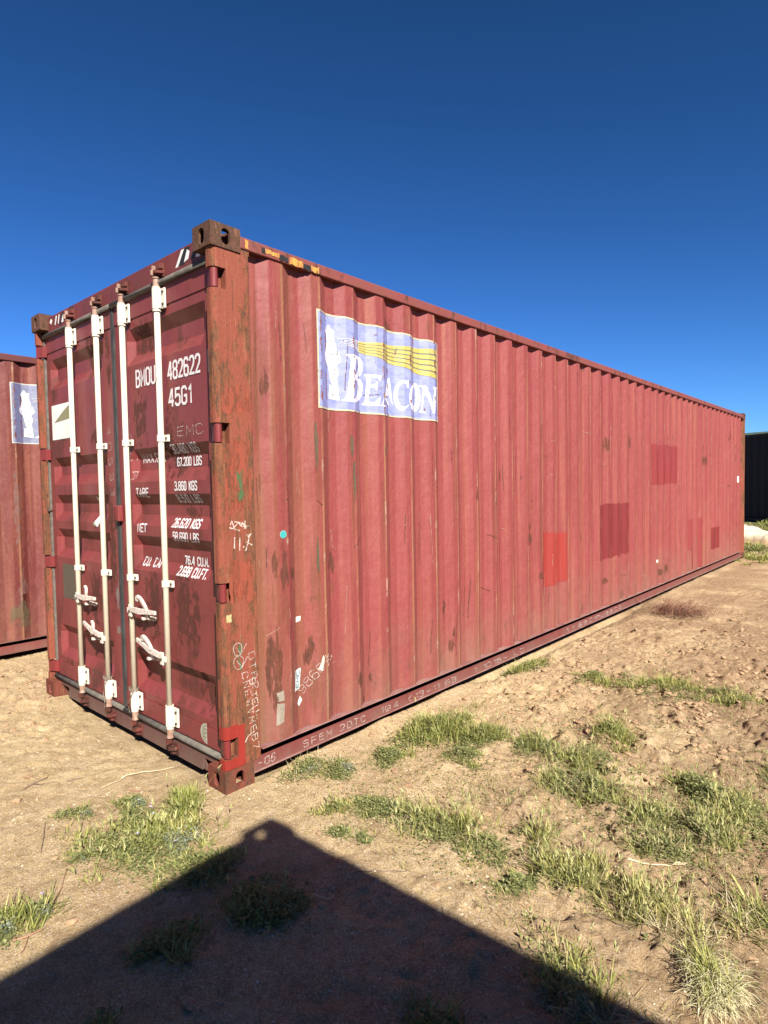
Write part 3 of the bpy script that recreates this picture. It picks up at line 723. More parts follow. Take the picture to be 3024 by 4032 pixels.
def locking_bar(root, x, hz, dirn, hook):
    y = 0.034
    bar = MB().tube([(x, y, 0.17), (x, y, 2.70)], 0.0168, 16).build('locking_bar', CREAM, root, smooth=False)
    for p in bar.data.polygons: p.use_smooth = len(p.vertices) == 4
    def sub(mb, name, mat, **k): return mb.build(name, mat, bar, **k)
    for z0, z1, zc0, zc1 in ((2.588, 2.700, 2.574, 2.586), (0.198, 0.308, 0.310, 0.322)):
        b = MB().tube([(x, y, z0), (x, y, z1)], 0.0245, 16).box(x, x+0.064, 0.046, 0.0575, z0, z1).box(x+0.018, x+0.030, 0.030, 0.0575, z0+0.001, z1-0.001).box(x-0.036, x, 0.046, 0.0575, z0, z1)
        sub(b, 'guide_bracket', CREAM2, bevel=0.002)
        sub(MB().tube([(x, y, zc0), (x, y, zc1)], 0.0235, 16), 'collar', CREAM2)
        sub(MB().tube([(x, y, z1+0.002 if z1 > 1 else z0-0.012), (x, y, z1+0.010 if z1 > 1 else z0-0.002)], 0.0225, 16), 'collar', CREAM2)
        for zz in (z0+0.022, z1-0.022):
            sub(MB().tube([(x+0.048, 0.046, zz), (x+0.048, 0.0385, zz)], 0.0075, 6), 'bolt', BOLTM)
            sub(MB().tube([(x-0.029, 0.046, zz), (x-0.029, 0.040, zz)], 0.006, 6), 'bolt', BOLTM)
    for zc in (1.862, 1.030):
        b = MB().tube([(x, y, zc-0.019), (x, y, zc+0.019)], 0.0225, 16).box(x-0.040, x+0.056, 0.044, 0.0575, zc-0.019, zc+0.019)
        sub(b, 'guide_bracket', CREAM2, bevel=0.0015)
        sub(MB().tube([(x+0.043, 0.044, zc), (x+0.043, 0.037, zc)], 0.0065, 6), 'bolt', BOLTM)
        sub(MB().tube([(x-0.032, 0.044, zc), (x-0.032, 0.037, zc)], 0.0065, 6), 'bolt', BOLTM)
    # tapered ends, cams and keepers
    sub(MB().tube([(x, y, 2.711), (x, y, 2.722), (x, y, 2.752), (x, y, 2.756), (x, y, 2.764)], [0.022, 0.018, 0.0165, 0.021, 0.021], 14), 'bar_end', mat_tan)
    k = MB().prism([(x-0.030, 0.026), (x-0.006, 0.004), (x+0.004, 0.004), (x+0.004, 0.040), (x-0.020, 0.052)], 'z', 2.770, 2.800)
    k.prism([(x-0.024, 0.058), (x-0.024, 0.020), (x-0.012, 0.020), (x-0.012, 0.058)], 'z', 2.785, 2.832)
    sub(k, 'cam', mat_tan, bevel=0.002)
    k = MB().prism([(x+0.002, 0.0615), (x+0.002, 0.022), (x+0.016, 0.008), (x+0.034, 0.014), (x+0.052, 0.040), (x+0.056, 0.0615)], 'z', 2.778, 2.796)
    k.prism([(x+0.004, 0.0615), (x+0.004, 0.030), (x+0.046, 0.040), (x+0.052, 0.0615)], 'z', 2.806, 2.836).box(x-0.001, x+0.052, 0.052, 0.0615, 2.765, 2.842)
    sub(k, 'keeper', CAMM, bevel=0.003)
    sub(MB().tube([(x, y, 0.186), (x, y, 0.150), (x, y, 0.132)], [0.021, 0.0185, 0.022], 14), 'bar_end', mat_tan)
    k = MB().prism([(x-0.028, 0.024), (x-0.004, 0.004), (x+0.010, 0.006), (x+0.008, 0.040), (x-0.018, 0.050)], 'z', 0.096, 0.124)
    k.box(x-0.018, x+0.006, 0.022, 0.046, 0.124, 0.133)
    sub(k, 'cam', CAMM, bevel=0.003)
    k = MB().prism([(x-0.004, 0.0575), (x-0.002, 0.018), (x+0.014, 0.006), (x+0.034, 0.016), (x+0.050, 0.042), (x+0.052, 0.0575)], 'z', 0.064, 0.084)
    k.prism([(x-0.014, 0.0575), (x-0.012, 0.028), (x+0.026, 0.032), (x+0.034, 0.0575)], 'z', 0.036, 0.058).box(x-0.024, x+0.050, 0.050, 0.0575, 0.030, 0.098)
    sub(k, 'keeper', CAMM, bevel=0.003)
    # handle hub and lever
    d = dirn
    sub(MB().box(x+(0.010 if d > 0 else -0.046), x+(0.046 if d > 0 else -0.010), 0.006, 0.016, hz-0.034, hz+0.040).box(x-0.012, x+0.012, 0.008, 0.020, hz-0.014, hz+0.018), 'handle_hub', CREAM2, bevel=0.003)
    sub(MB().tube([(x+0.028*d, 0.006, hz), (x+0.028*d, -0.001, hz)], 0.008, 8), 'bolt', BOLTM)
    Lh = 0.335 if x > -1.2 else 0.315
    rise = 0.012 if d > 0 else 0.055
    pts = [(x+d*0.02, 0.012, hz+0.012), (x+d*0.08, 0.006, hz+0.012+rise*0.2), (x+d*0.16, 0.004, hz+0.010+rise*0.4), (x+d*0.24, 0.008, hz+0.012+rise*0.7), (x+d*Lh, 0.014, hz+0.012+rise)]
    sub(sweep(MB(), pts, [0.014, 0.016, 0.018, 0.014, 0.011], 0.007), 'handle', HANDM, bevel=0.002)
    # latch plate on the door with a hooked retainer standing up from it
    hx = x+d*(0.19 if hook else 0.17)
    q = sweep(MB(), [(hx+0.03, 0.030, hz-0.03), (hx+0.032, 0.020, hz+0.02), (hx+0.030, 0.008, hz+0.055), (hx+0.012, 0.002, hz+0.082), (hx-0.012, 0.002, hz+0.096), (hx-0.040, 0.002, hz+0.104), (hx-0.058, 0.004, hz+0.098), (hx-0.060, 0.006, hz+0.084), (hx-0.040, 0.006, hz+0.080)] if hook else
              [(hx-0.05, 0.024, hz+0.0), (hx-0.02, 0.014, hz+0.012), (hx+0.018, 0.006, hz+0.030), (hx+0.034, 0.002, hz+0.060), (hx+0.034, 0.002, hz+0.085), (hx+0.020, 0.002, hz+0.098), (hx+0.010, 0.004, hz+0.090)], [0.016, 0.014, 0.011, 0.010, 0.010, 0.010, 0.010, 0.009, 0.007] if hook else [0.014, 0.014, 0.012, 0.009, 0.009, 0.008, 0.006], 0.008)
    q.box(hx-0.06, hx+0.06, 0.052, 0.064, hz-0.045, hz-0.020).box(hx-0.012, hx+0.012, 0.006, 0.060, hz-0.035, hz-0.018)
    sub(q, 'latch', HANDM, bevel=0.002)
    return bar
mat_tan = mat_plain('rust_tinted_cream', (0.62, 0.43, 0.32), (0.42, 0.19, 0.12), 0.6, (28, 28, 18))

doors = []
main = empty('shipping_container')
tag(main, 'long faded red shipping container with cream locking bars, nearest the camera', 'shipping container', 'shipping containers in the yard')
frame(main, dict(cast=CASTM, castlow=CASTLOW, post=POSTM, rail=RAILM, low=LOWM, lip=LIPM, side=RED, roof=ROOFM, head=HEADM, sill=SILLM, door=DOORM))
door_r, door_l = doors
bars = [locking_bar(main, x, hz, d, hk) for x, hz, d, hk in ((-0.605, 0.592, -1, True), (-1.035, 0.826, 1, True), (-1.403, 0.590, -1, False), (-1.833, 0.820, 1, False))]
# lock box on the centre seam, small dark knob on the left gasket
lb = MB().box(-1.235, -1.165, 0.030, 0.062, 1.375, 1.475).build('lock_box', DOORM, main, bevel=0.004)
MB().box(-1.222, -1.180, 0.026, 0.031, 1.385, 1.465).build('lock_plate', HINGEM, lb)
MB().tube([(-2.352, 0.06, 1.43), (-2.352, 0.035, 1.43)], 0.012, 10).build('rivet', BOLTM, door_l)

# ================================================================== PRINT AND STICKERS ON THE CONTAINERS
WHITE = mat_alpha('white_lettering', (0.80, 0.76, 0.74), (0.70, 0.64, 0.62), 0.30, 0.36, (45, 45, 45), k=0.66)
CHALK = mat_alpha('chalk', (0.72, 0.55, 0.50), (0.78, 0.66, 0.58), 0.36, 0.54, (90, 90, 90), k=0.5, amax=0.8)
CHALKW = mat_alpha('white_chalk', (0.80, 0.72, 0.62), (0.72, 0.55, 0.42), 0.36, 0.52, (80, 80, 80), k=0.6, amax=0.85)
def door_text(name, s, x0, x1, z, h, w, mat=WHITE, parent=None, jit=0.0, ang=0.0):
    n = text_w(s, 1.0); p = (x1-x0)/n
    V, F, R_ = stroke_text(text_strokes(s, x0, z, h, p, jit=jit, ang=ang), w)
    return on_door(name, V, F, 0.0018, mat, parent or door_r, layer=R_)
door_text('serial_number', 'BMOU', -0.936, -0.706, 2.196, 0.094, 0.0152)
door_text('serial_number', '482622', -0.558, -0.228, 2.192, 0.092, 0.0152)
door_text('type_code', '45G1', -0.556, -0.334, 2.042, 0.090, 0.0152)
V, F, R_ = stroke_text([[(-0.150, 2.180), (-0.150, 2.294), (-0.094, 2.294), (-0.094, 2.180), (-0.150, 2.180)], [(-0.106, 2.20), (-0.106, 2.275), (-0.140, 2.225), (-0.100, 2.225)]], 0.006)
on_door('check_digit_box', V, F, 0.0018, WHITE, door_r, layer=R_)
for s, x0, x1, z, h in (('MAX.GR.', -0.955, -0.685, 1.738, 0.048), ('30.480 KGS', -0.568, -0.294, 1.776, 0.046), ('67.200 LBS', -0.557, -0.302, 1.705, 0.045),
                        ('TARE', -0.985, -0.830, 1.530, 0.050), ('3.860 KGS', -0.525, -0.291, 1.567, 0.046), ('8.510 LBS', -0.525, -0.280, 1.499, 0.042),
                        ('NET', -0.982, -0.872, 1.317, 0.046), ('26.620 KGS', -0.575, -0.288, 1.357, 0.046), ('58.690 LBS', -0.561, -0.290, 1.281, 0.046),
                        ('CU. CAP.', -0.968, -0.715, 1.108, 0.048), ('76.4 CU.M.', -0.505, -0.258, 1.146, 0.044), ('2.698 CU.FT.', -0.540, -0.240, 1.084, 0.046)):
    door_text('weight_table_line', s, x0, x1, z, h, 0.0084)
door_text('chalk_writing', 'EMC', -0.476, -0.215, 1.866, 0.052, 0.0045, CHALK, jit=0.05)
V, F, R_ = stroke_text(text_strokes('4055', -1.085, 2.03, 0.05, 0.115, 0.05, jit=0.04, ang=-1.5), 0.0045)
on_door('chalk_writing', V, F, 0.0018, CHALK, door_r, layer=R_)
V, F, R_ = stroke_text(text_strokes('40533', -1.36, 1.98, 0.05, 0.10, 0.045, jit=0.06, ang=-1.5), 0.0045)
on_door('chalk_writing', V, F, 0.0018, CHALK, door_l, layer=R_)

def patch(name, fn, kind, loops, off, mat, parent, **k):
    vs, fs = outline_mesh(loops); return fn(name, vs, fs, off, mat, parent, **k)
def rect(u0, u1, v0, v1): return [(u0, v0), (u1, v0), (u1, v1), (u0, v1)]
# left door: white placard with olive wedge, metal data plate, long pale sock-shaped sticker
PLAC = mat_plain('faded_white_sticker', (0.68, 0.70, 0.64), (0.76, 0.76, 0.72), 0.5, (4, 4, 4), k=0.74)
OLIVE = mat_plain('faded_olive_print', (0.48, 0.44, 0.22), (0.42, 0.38, 0.20), 0.5)
o = patch('placard', on_door, 0, [rect(-2.283, -1.868, 1.958, 2.215)], 0.002, PLAC, door_l)
patch('placard_print', on_door, 0, [[(-2.24, 2.085), (-2.06, 2.16), (-1.93, 2.215-0.012), (-1.90, 2.10)]], 0.003, OLIVE, door_l)
PLATE = mat_plain('tarnished_data_plate', (0.15, 0.14, 0.10), (0.22, 0.17, 0.12), 0.5, (60, 60, 60), metal=0.2)
MB().box(-2.186, -1.965, 0.0635, 0.0655, 0.776, 1.034).build('data_plate', PLATE, door_l)
patch('sticker', on_door, 0, [[(-1.585, 1.535), (-1.55, 1.52), (-1.53, 1.40), (-1.525, 1.35), (-1.555, 1.325), (-1.60, 1.335), (-1.605, 1.365), (-1.585, 1.39)]], 0.002, PLAC, door_l)
patch('sticker', on_door, 0, [[(-1.62, 1.36), (-1.60, 1.345), (-1.57, 1.335), (-1.60, 1.33), (-1.625, 1.34)]], 0.0026, mat_plain('cream_sticker', (0.55, 0.55, 0.35)), door_l)
# right door: half of a round approval label
cpts = [(-0.256, 0.179)]+[(-0.256-0.066*math.sin(t), 0.236-0.057*math.cos(t)) for t in [math.pi*i/14 for i in range(1, 14)]]+[(-0.256, 0.293)]
LABELM = mat_plain('round_label', (0.72, 0.68, 0.55), (0.62, 0.58, 0.45), 0.5)
patch('approval_label', on_door, 0, [cpts], 0.0075, LABELM, door_r)
V, F, R_ = stroke_text([[(-0.262, 0.190), (-0.29, 0.205), (-0.304, 0.236), (-0.29, 0.267), (-0.262, 0.282)], [(-0.262, 0.215), (-0.285, 0.215), (-0.285, 0.258), (-0.262, 0.258)], [(-0.283, 0.237), (-0.262, 0.237)]], 0.005)
on_door('label_print', V, F, 0.0085, mat_plain('ochre_print', (0.35, 0.30, 0.14)), door_r, layer=R_)

# hazard stripes: black and white bits on the header, yellow flakes on the top rail
BLK = mat_plain('black_tape', (0.02, 0.02, 0.022), (0.05, 0.04, 0.035), 0.6)
WTP = mat_plain('white_tape', (0.84, 0.82, 0.78), (0.7, 0.65, 0.6), 0.5, k=0.74)
HY = 0.062
for i, (lp, mt_) in enumerate((([(-0.44, 2.782), (-0.41, 2.782), (-0.345, 2.862), (-0.375, 2.862)], WTP), ([(-0.41, 2.782), (-0.35, 2.782), (-0.285, 2.862), (-0.345, 2.862)], BLK), ([(-0.35, 2.79), (-0.305, 2.80), (-0.29, 2.835), (-0.315, 2.85)], WTP),
                              ([(-0.29, 2.79), (-0.25, 2.79), (-0.185, 2.865), (-0.225, 2.868)], BLK), ([(-0.235, 2.79), (-0.20, 2.782), (-0.165, 2.80), (-0.165, 2.845), (-0.185, 2.862)], WTP),
                              ([(-2.245, 2.83), (-2.21, 2.81), (-2.19, 2.84), (-2.22, 2.855)], WTP), ([(-2.15, 2.80), (-2.135, 2.79), (-2.10, 2.85), (-2.12, 2.86)], WTP), ([(-2.09, 2.80), (-2.075, 2.79), (-2.05, 2.85), (-2.065, 2.86)], WTP),
                              ([(-2.03, 2.79), (-1.985, 2.79), (-1.99, 2.845)], WTP), ([(-2.06, 2.78), (-2.03, 2.78), (-1.985, 2.862), (-2.01, 2.865)], BLK))):
    vs, fs = outline_mesh([lp]); on_flat('hazard_tape', 'y', HY, vs, fs, 0.001+0.0002*i, mt_, main)
YEL = mat_alpha('flaked_yellow_tape', (0.78, 0.48, 0.09), (0.70, 0.25, 0.08), 0.36, 0.44, (30, 40, 40))
for i, (a, b, c, d, mt_) in enumerate(((0.206, 0.226, 2.812, 2.858, YEL), (0.335, 0.43, 2.822, 2.846, YEL), (0.31, 0.335, 2.815, 2.85, BLK), (0.43, 0.49, 2.812, 2.84, BLK), (0.50, 0.60, 2.808, 2.845, YEL), (0.60, 0.655, 2.806, 2.836, BLK), (0.66, 0.72, 2.808, 2.842, YEL))):
    vs, fs = outline_mesh([ragged(a, b, c, d, 0.006, 0.015)]); on_flat('hazard_tape', 'x', 0.0, vs, fs, 0.0012+0.0002*i, mt_, main)

# big logo sheet
LOGO={
 'B':[(0.241,0.346),(0.266,0.35),(0.335,0.355),(0.394,0.355),(0.416,0.333),(0.424,0.304),(0.415,0.266),(0.394,0.238),(0.355,0.219),(0.397,0.215),(0.414,0.194),(0.418,0.164),(0.406,0.116),(0.382,0.083),(0.317,0.059),(0.207,0.06),(0.208,0.066),(0.228,0.074),(0.237,0.091),(0.278,0.313),(0.269,0.329),(0.241,0.338)],
 'B1':[(0.337,0.334),(0.365,0.332),(0.376,0.296),(0.357,0.257),(0.314,0.225)],
 'B2':[(0.31,0.2),(0.349,0.195),(0.358,0.166),(0.344,0.118),(0.313,0.085),(0.295,0.08)],
 'E':[(0.434,0.253),(0.564,0.257),(0.551,0.219),(0.543,0.215),(0.524,0.236),(0.481,0.237),(0.475,0.192),(0.507,0.196),(0.517,0.212),(0.527,0.211),(0.516,0.155),(0.509,0.157),(0.504,0.173),(0.472,0.173),(0.461,0.082),(0.5,0.076),(0.528,0.106),(0.548,0.121),(0.539,0.056),(0.403,0.055),(0.406,0.062),(0.427,0.072),(0.435,0.088),(0.455,0.22),(0.451,0.237),(0.432,0.243)],
 'A':[(0.669,0.259),(0.682,0.259),(0.71,0.076),(0.718,0.063),(0.714,0.056),(0.648,0.055),(0.653,0.064),(0.668,0.072),(0.66,0.118),(0.584,0.112),(0.571,0.071),(0.583,0.064),(0.629,0.066),(0.618,0.058),(0.545,0.057),(0.547,0.063),(0.559,0.07),(0.637,0.208)],
 'A1':[(0.648,0.188),(0.662,0.137),(0.591,0.131)],
 'C':[(0.842,0.261),(0.822,0.252),(0.787,0.256),(0.755,0.238),(0.733,0.198),(0.718,0.148),(0.728,0.094),(0.747,0.059),(0.77,0.046),(0.794,0.053),(0.836,0.083),(0.84,0.095),(0.809,0.078),(0.784,0.073),(0.763,0.09),(0.751,0.133),(0.754,0.188),(0.77,0.222),(0.792,0.237),(0.813,0.23),(0.828,0.204),(0.84,0.206)],
 'N':[(1.0,0.246),(1.052,0.248),(1.116,0.12),(1.136,0.227),(1.117,0.237),(1.122,0.245),(1.204,0.252),(1.202,0.244),(1.175,0.233),(1.137,0.054),(1.112,0.055),(1.041,0.207),(1.025,0.068),(1.05,0.06),(1.05,0.053),(0.993,0.054),(0.996,0.062),(1.016,0.074),(1.032,0.224),(1.019,0.238),(0.997,0.24)],
 'H':[(0.124,0.509),(0.137,0.507),(0.143,0.488),(0.167,0.488),(0.175,0.475),(0.169,0.44),(0.176,0.416),(0.181,0.392),(0.185,0.366),(0.198,0.357),(0.201,0.335),(0.21,0.316),(0.205,0.293),(0.188,0.28),(0.184,0.265),(0.194,0.236),(0.192,0.212),(0.183,0.197),(0.197,0.063),(0.118,0.068),(0.124,0.153),(0.151,0.149),(0.134,0.172),(0.12,0.243),(0.111,0.275),(0.085,0.294),(0.08,0.327),(0.091,0.358),(0.09,0.379),(0.111,0.401),(0.109,0.439),(0.097,0.465),(0.11,0.487)],
 'O':[(0.954,0.258),(0.975,0.254),(0.993,0.238),(1.006,0.212),(1.011,0.179),(1.011,0.143),(1.003,0.109),(0.989,0.08),(0.97,0.061),(0.949,0.053),(0.91,0.054),(0.867,0.066),(0.854,0.092),(0.848,0.124),(0.849,0.159),(0.857,0.192),(0.871,0.22),(0.923,0.247)],
 'O1':[(0.942,0.226),(0.95,0.22),(0.956,0.202),(0.959,0.176),(0.958,0.146),(0.954,0.118),(0.947,0.099),(0.937,0.091),(0.914,0.095),(0.896,0.111),(0.888,0.136),(0.89,0.166),(0.902,0.194),(0.922,0.216)],
 'T':[(0.219,0.439),(0.262,0.445),(0.385,0.454),(0.477,0.46),(0.569,0.468),(0.683,0.478),(0.828,0.488),(0.95,0.502),(1.059,0.510),(1.215,0.522)],
 'U':[(0.218,0.4),(0.303,0.397),(0.398,0.384),(0.476,0.376),(0.551,0.368),(0.663,0.358),(0.815,0.341),(0.958,0.328),(1.056,0.316),(1.215,0.306)],
}
def mat_sheet(name, col, col2, holes=0.66, k=0.44):
    m = M(name, k)
    f = m.noise(m.obj((3, 9, 26)), 1.0, 5, 0.65); nz = m.noise(m.obj((20, 26, 14)), 1.0, 6, 0.7)
    y = m.sep(m.obj())[1]
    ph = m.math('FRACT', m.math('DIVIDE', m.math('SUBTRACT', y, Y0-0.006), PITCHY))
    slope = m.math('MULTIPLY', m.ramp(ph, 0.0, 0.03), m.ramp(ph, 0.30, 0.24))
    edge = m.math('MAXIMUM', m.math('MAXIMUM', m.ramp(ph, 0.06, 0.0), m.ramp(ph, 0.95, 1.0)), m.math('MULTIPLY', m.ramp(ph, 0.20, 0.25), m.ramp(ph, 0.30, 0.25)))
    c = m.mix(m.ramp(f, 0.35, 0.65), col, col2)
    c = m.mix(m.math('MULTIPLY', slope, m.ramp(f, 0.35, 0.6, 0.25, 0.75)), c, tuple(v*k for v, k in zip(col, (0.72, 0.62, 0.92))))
    a = m.ramp(m.math('SUBTRACT', nz, m.math('MULTIPLY', edge, 0.16)), 1-holes-0.02, 1-holes+0.02)
    return m.bsdf(c, 0.5, 0, m.bump(f, 0.3, 0.004), 0.3, None, a)
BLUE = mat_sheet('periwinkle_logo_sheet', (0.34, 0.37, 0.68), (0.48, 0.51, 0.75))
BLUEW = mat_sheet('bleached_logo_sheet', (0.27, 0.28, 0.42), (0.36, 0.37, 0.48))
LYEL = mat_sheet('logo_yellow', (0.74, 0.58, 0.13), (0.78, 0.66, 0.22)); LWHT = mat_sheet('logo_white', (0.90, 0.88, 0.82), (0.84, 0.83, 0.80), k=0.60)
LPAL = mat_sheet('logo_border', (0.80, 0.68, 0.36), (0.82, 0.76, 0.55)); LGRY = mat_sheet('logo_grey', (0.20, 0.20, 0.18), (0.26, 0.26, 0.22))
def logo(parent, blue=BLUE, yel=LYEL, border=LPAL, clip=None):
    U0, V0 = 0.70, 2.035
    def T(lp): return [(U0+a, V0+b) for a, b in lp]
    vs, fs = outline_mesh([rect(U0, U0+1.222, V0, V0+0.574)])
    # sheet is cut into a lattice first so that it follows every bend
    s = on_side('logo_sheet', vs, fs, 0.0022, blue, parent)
    bd = [T([(0, 0), (1.222, 0), (1.222, 0.574), (0, 0.574)]), T([(0.012, 0.010), (0.012, 0.564), (1.213, 0.564), (1.213, 0.010)])]
    def art(name, loops, off, m): vs, fs = outline_mesh(loops); return on_side(name, vs, fs, off, m, s)
    art('logo_border', bd, 0.0034, border)
    art('lighthouse_emblem', [T(LOGO['H'])], 0.0034, LWHT)
    for k, (u, v, w, h) in enumerate(((0.134, 0.438, 0.008, 0.012), (0.134, 0.415, 0.009, 0.010), (0.155, 0.414, 0.007, 0.008), (0.16, 0.395, 0.008, 0.008), (0.176, 0.338, 0.016, 0.006), (0.186, 0.345, 0.007, 0.018), (0.15, 0.335, 0.012, 0.005), (0.165, 0.245, 0.016, 0.005), (0.165, 0.215, 0.012, 0.004), (0.16, 0.17, 0.007, 0.05), (0.145, 0.088, 0.008, 0.012), (0.158, 0.082, 0.008, 0.016))):
        art('emblem_window', [T(rect(u, u+w, v, v+h))], 0.0044, LGRY)
    for nme, lps in (('B', ['B', 'B1', 'B2']), ('E', ['E']), ('A', ['A', 'A1']), ('C', ['C']), ('O', ['O', 'O1']), ('N', ['N'])):
        art('letter', [T(LOGO[q]) for q in lps], 0.0042 if nme == 'O' else 0.0036, LWHT)
    us = [0.219, 0.262, 0.32, 0.385, 0.477, 0.569, 0.683, 0.828, 0.95, 1.059, 1.212]
    tp = [np.interp(u, *zip(*LOGO['T'])) for u in us]; bt = [np.interp(u, *zip(*LOGO['U'])) for u in us]
    art('stripe_ground', [T([(u, t) for u, t in zip(us[3:], tp[3:])]+[(u, b) for u, b in list(zip(us, bt))[3:][::-1]])], 0.0030, LGRY)
    for k in range(5):
        a0, a1 = k/5+(0.022 if k else 0), (k+1)/5-(0.026 if k < 4 else 0)
        for i0, i1, m in ((0, 3, LWHT), (3, 10, yel)):
            top = [(us[i], tp[i]+(bt[i]-tp[i])*(a0+(0.08*(1-i/3) if i < 3 else 0))) for i in range(i0, i1+1)]
            bot = [(us[i], tp[i]+(bt[i]-tp[i])*(a1-(0.08*(1-i/3) if i < 3 else 0))) for i in range(i0, i1+1)]
            if i0 == 0: top[0] = ((0.19, 0.23, 0.21, 0.20, 0.24)[k], (top[0][1]+bot[0][1])/2); bot[0] = (top[0][0]+0.004, top[0][1]-0.002)
            art('stripe', [T(top+bot[::-1])], 0.0040 if m is yel else 0.0042, m)
    return s
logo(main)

# repainted rectangles, small stickers, dot
def mat_over(name, c1, c2, rough=0.5):
    m = M(name); v = m.noise(m.obj((9, 22, 1.5)), 1, 5, 0.65); y = m.sep(m.obj())[1]
    ph = m.math('FRACT', m.math('DIVIDE', m.math('SUBTRACT', y, Y0-0.006), PITCHY))
    c = m.mix(m.ramp(v, 0.40, 0.62), c1, c2)
    e = m.math('MULTIPLY', m.math('MAXIMUM', m.ramp(ph, 0.05, 0), m.ramp(ph, 0.93, 1.0)), m.ramp(m.noise(m.obj((8, 20, 6)), 1, 5), 0.5, 0.6, 0, 0.7))
    c = m.mix(e, c, (0.48, 0.16, 0.10))
    return m.bsdf(c, rough, 0, None, 0.35)
PA = mat_over('bright_red_touch_up', (0.46, 0.045, 0.032), (0.42, 0.065, 0.05)); PB = mat_over('dark_red_touch_up', (0.30, 0.035, 0.034), (0.24, 0.030, 0.030))
PC = mat_over('maroon_touch_up', (0.36, 0.046, 0.046), (0.31, 0.042, 0.040)); PD = mat_over('pale_red_touch_up', (0.38, 0.055, 0.055), (0.36, 0.07, 0.06))
rr = random.Random(3)
def touch(lps, mt_, off=0.0022): vs, fs = outline_mesh(lps); return on_side('painted_patch', vs, fs, off, mt_, main)
touch([[(3.54, 0.573), (4.03, 0.592), (4.03, 1.08), (3.90, 1.075), (3.80, 1.09), (3.54, 1.107)]], PA)
touch([ragged(4.88, 5.79, 0.705, 1.318, 0.018, 0.07, rr)], PB)
touch([ragged(6.66, 7.71, 1.535, 2.07, 0.015, 0.08, rr)], PC)
touch([ragged(8.31, 8.53, 0.50, 0.99, 0.01, 0.1, rr)], PD); touch([ragged(8.50, 8.66, 0.20, 0.51, 0.01, 0.1, rr)], PD)
touch([ragged(8.90, 9.10, 0.18, 0.975, 0.01, 0.1, rr)], PD); touch([ragged(9.72, 10.27, 0.39, 0.76, 0.012, 0.1, rr)], PB)
CYAN = mat_plain('cyan_dot', (0.06, 0.62, 0.58), (0.08, 0.56, 0.54), 0.5); STK = mat_plain('white_tag', (0.80, 0.78, 0.70), (0.6, 0.55, 0.45), 0.5, (40, 40, 40), lo=0.5, hi=0.7, k=0.75)
patch('round_sticker', on_side, 0, [[(0.420+0.021*math.cos(t), 1.311+0.020*math.sin(t)) for t in [i*math.pi/10 for i in range(20)]]], 0.0042, CYAN, main)
patch('round_sticker_rim', on_side, 0, [[(0.420+0.0235*math.cos(t), 1.311+0.0225*math.sin(t)) for t in [i*math.pi/10 for i in range(20)]]], 0.003, mat_plain('pale_cyan', (0.5, 0.75, 0.7)), main)
def quadtag(name, pts, mt_=STK, off=0.003): return patch(name, on_side, 0, [pts], off, mt_, main)
quadtag('paper_tag', [(0.520, 0.794), (0.556, 0.800), (0.560, 0.826), (0.522, 0.826)])
quadtag('paper_tag', [(0.657, 0.497), (0.688, 0.478), (0.706, 0.535), (0.706, 0.560), (0.695, 0.572), (0.680, 0.53)], mat_alpha('torn_paper', (0.62, 0.55, 0.42), (0.70, 0.66, 0.56), 0.36, 0.42, (40, 40, 40), k=0.7))
quadtag('paper_tag', [(0.518, 0.322), (0.532, 0.304), (0.556, 0.335), (0.540, 0.362)])
et = quadtag('emc_tag', [(0.488, 0.402), (0.537, 0.408), (0.550, 0.525), (0.501, 0.520)], mat_plain('white_emc_tag', (0.66, 0.72, 0.70), (0.58, 0.63, 0.60), k=0.8))
V, F, R_ = stroke_text(text_strokes('EMC', 0.529, 0.417, 0.030, 0.034, 0.025, ang=math.radians(83)), 0.0055)
on_side('tag_lettering', V, F, 0.0045, mat_plain('teal_print', (0.10, 0.28, 0.32)), et, layer=R_)
quadtag('paper_tag', [(6.78, 0.478), (6.86, 0.478), (6.86, 0.514), (6.78, 0.514)]); quadtag('paper_tag', [(11.30, 0.30), (11.40, 0.30), (11.40, 0.36), (11.30, 0.36)]); quadtag('paper_tag', [(11.68, 1.53), (11.76, 1.53), (11.76, 1.65), (11.68, 1.65)])
# chalk scrawl on side panel, post and lower rail
def chalk_side(strokes, w, off=0.003, mt_=CHALK): V, F, R_ = stroke_text(strokes, w); return on_side('chalk_writing', V, F, off, mt_, main, layer=R_)
chalk_side(text_strokes('9866V', 0.565, 0.365, 0.055, 0.052, 0.036, jit=0.05, ang=0.75), 0.0042)
chalk_side([[(0.73, 0.55), (0.738, 0.57)], [(0.728, 0.53), (0.742, 0.538)], [(0.735, 0.50), (0.74, 0.515)], [(0.765, 0.52), (0.79, 0.55)], [(0.772, 0.548), (0.795, 0.535)]], 0.006, mt_=CHALKW)
def chalk_post(strokes, w, mt_=CHALKW, x=-0.007): V, F, R_ = stroke_text(strokes, w); return on_flat('chalk_writing', 'x', x, V, F, 0.001, mt_, main, layer=R_)
chalk_post([[(0.075, 1.385), (0.085, 1.405), (0.095, 1.37), (0.125, 1.392), (0.14, 1.375), (0.15, 1.39), (0.17, 1.362)], [(0.07, 1.37), (0.13, 1.352)], [(0.165, 1.40), (0.162, 1.36)], [(0.150, 1.372), (0.19, 1.372)], [(0.10, 1.40), (0.16, 1.385)]], 0.006)
chalk_post([[(0.095, 1.262), (0.098, 1.317)], [(0.127, 1.25), (0.130, 1.315)], [(0.151, 1.262), (0.154, 1.268)], [(0.17, 1.325), (0.19, 1.325), (0.18, 1.285), (0.165, 1.245)], [(0.172, 1.29), (0.205, 1.27)], [(0.18, 1.315), (0.2, 1.33)]], 0.006)
rs = random.Random(5)
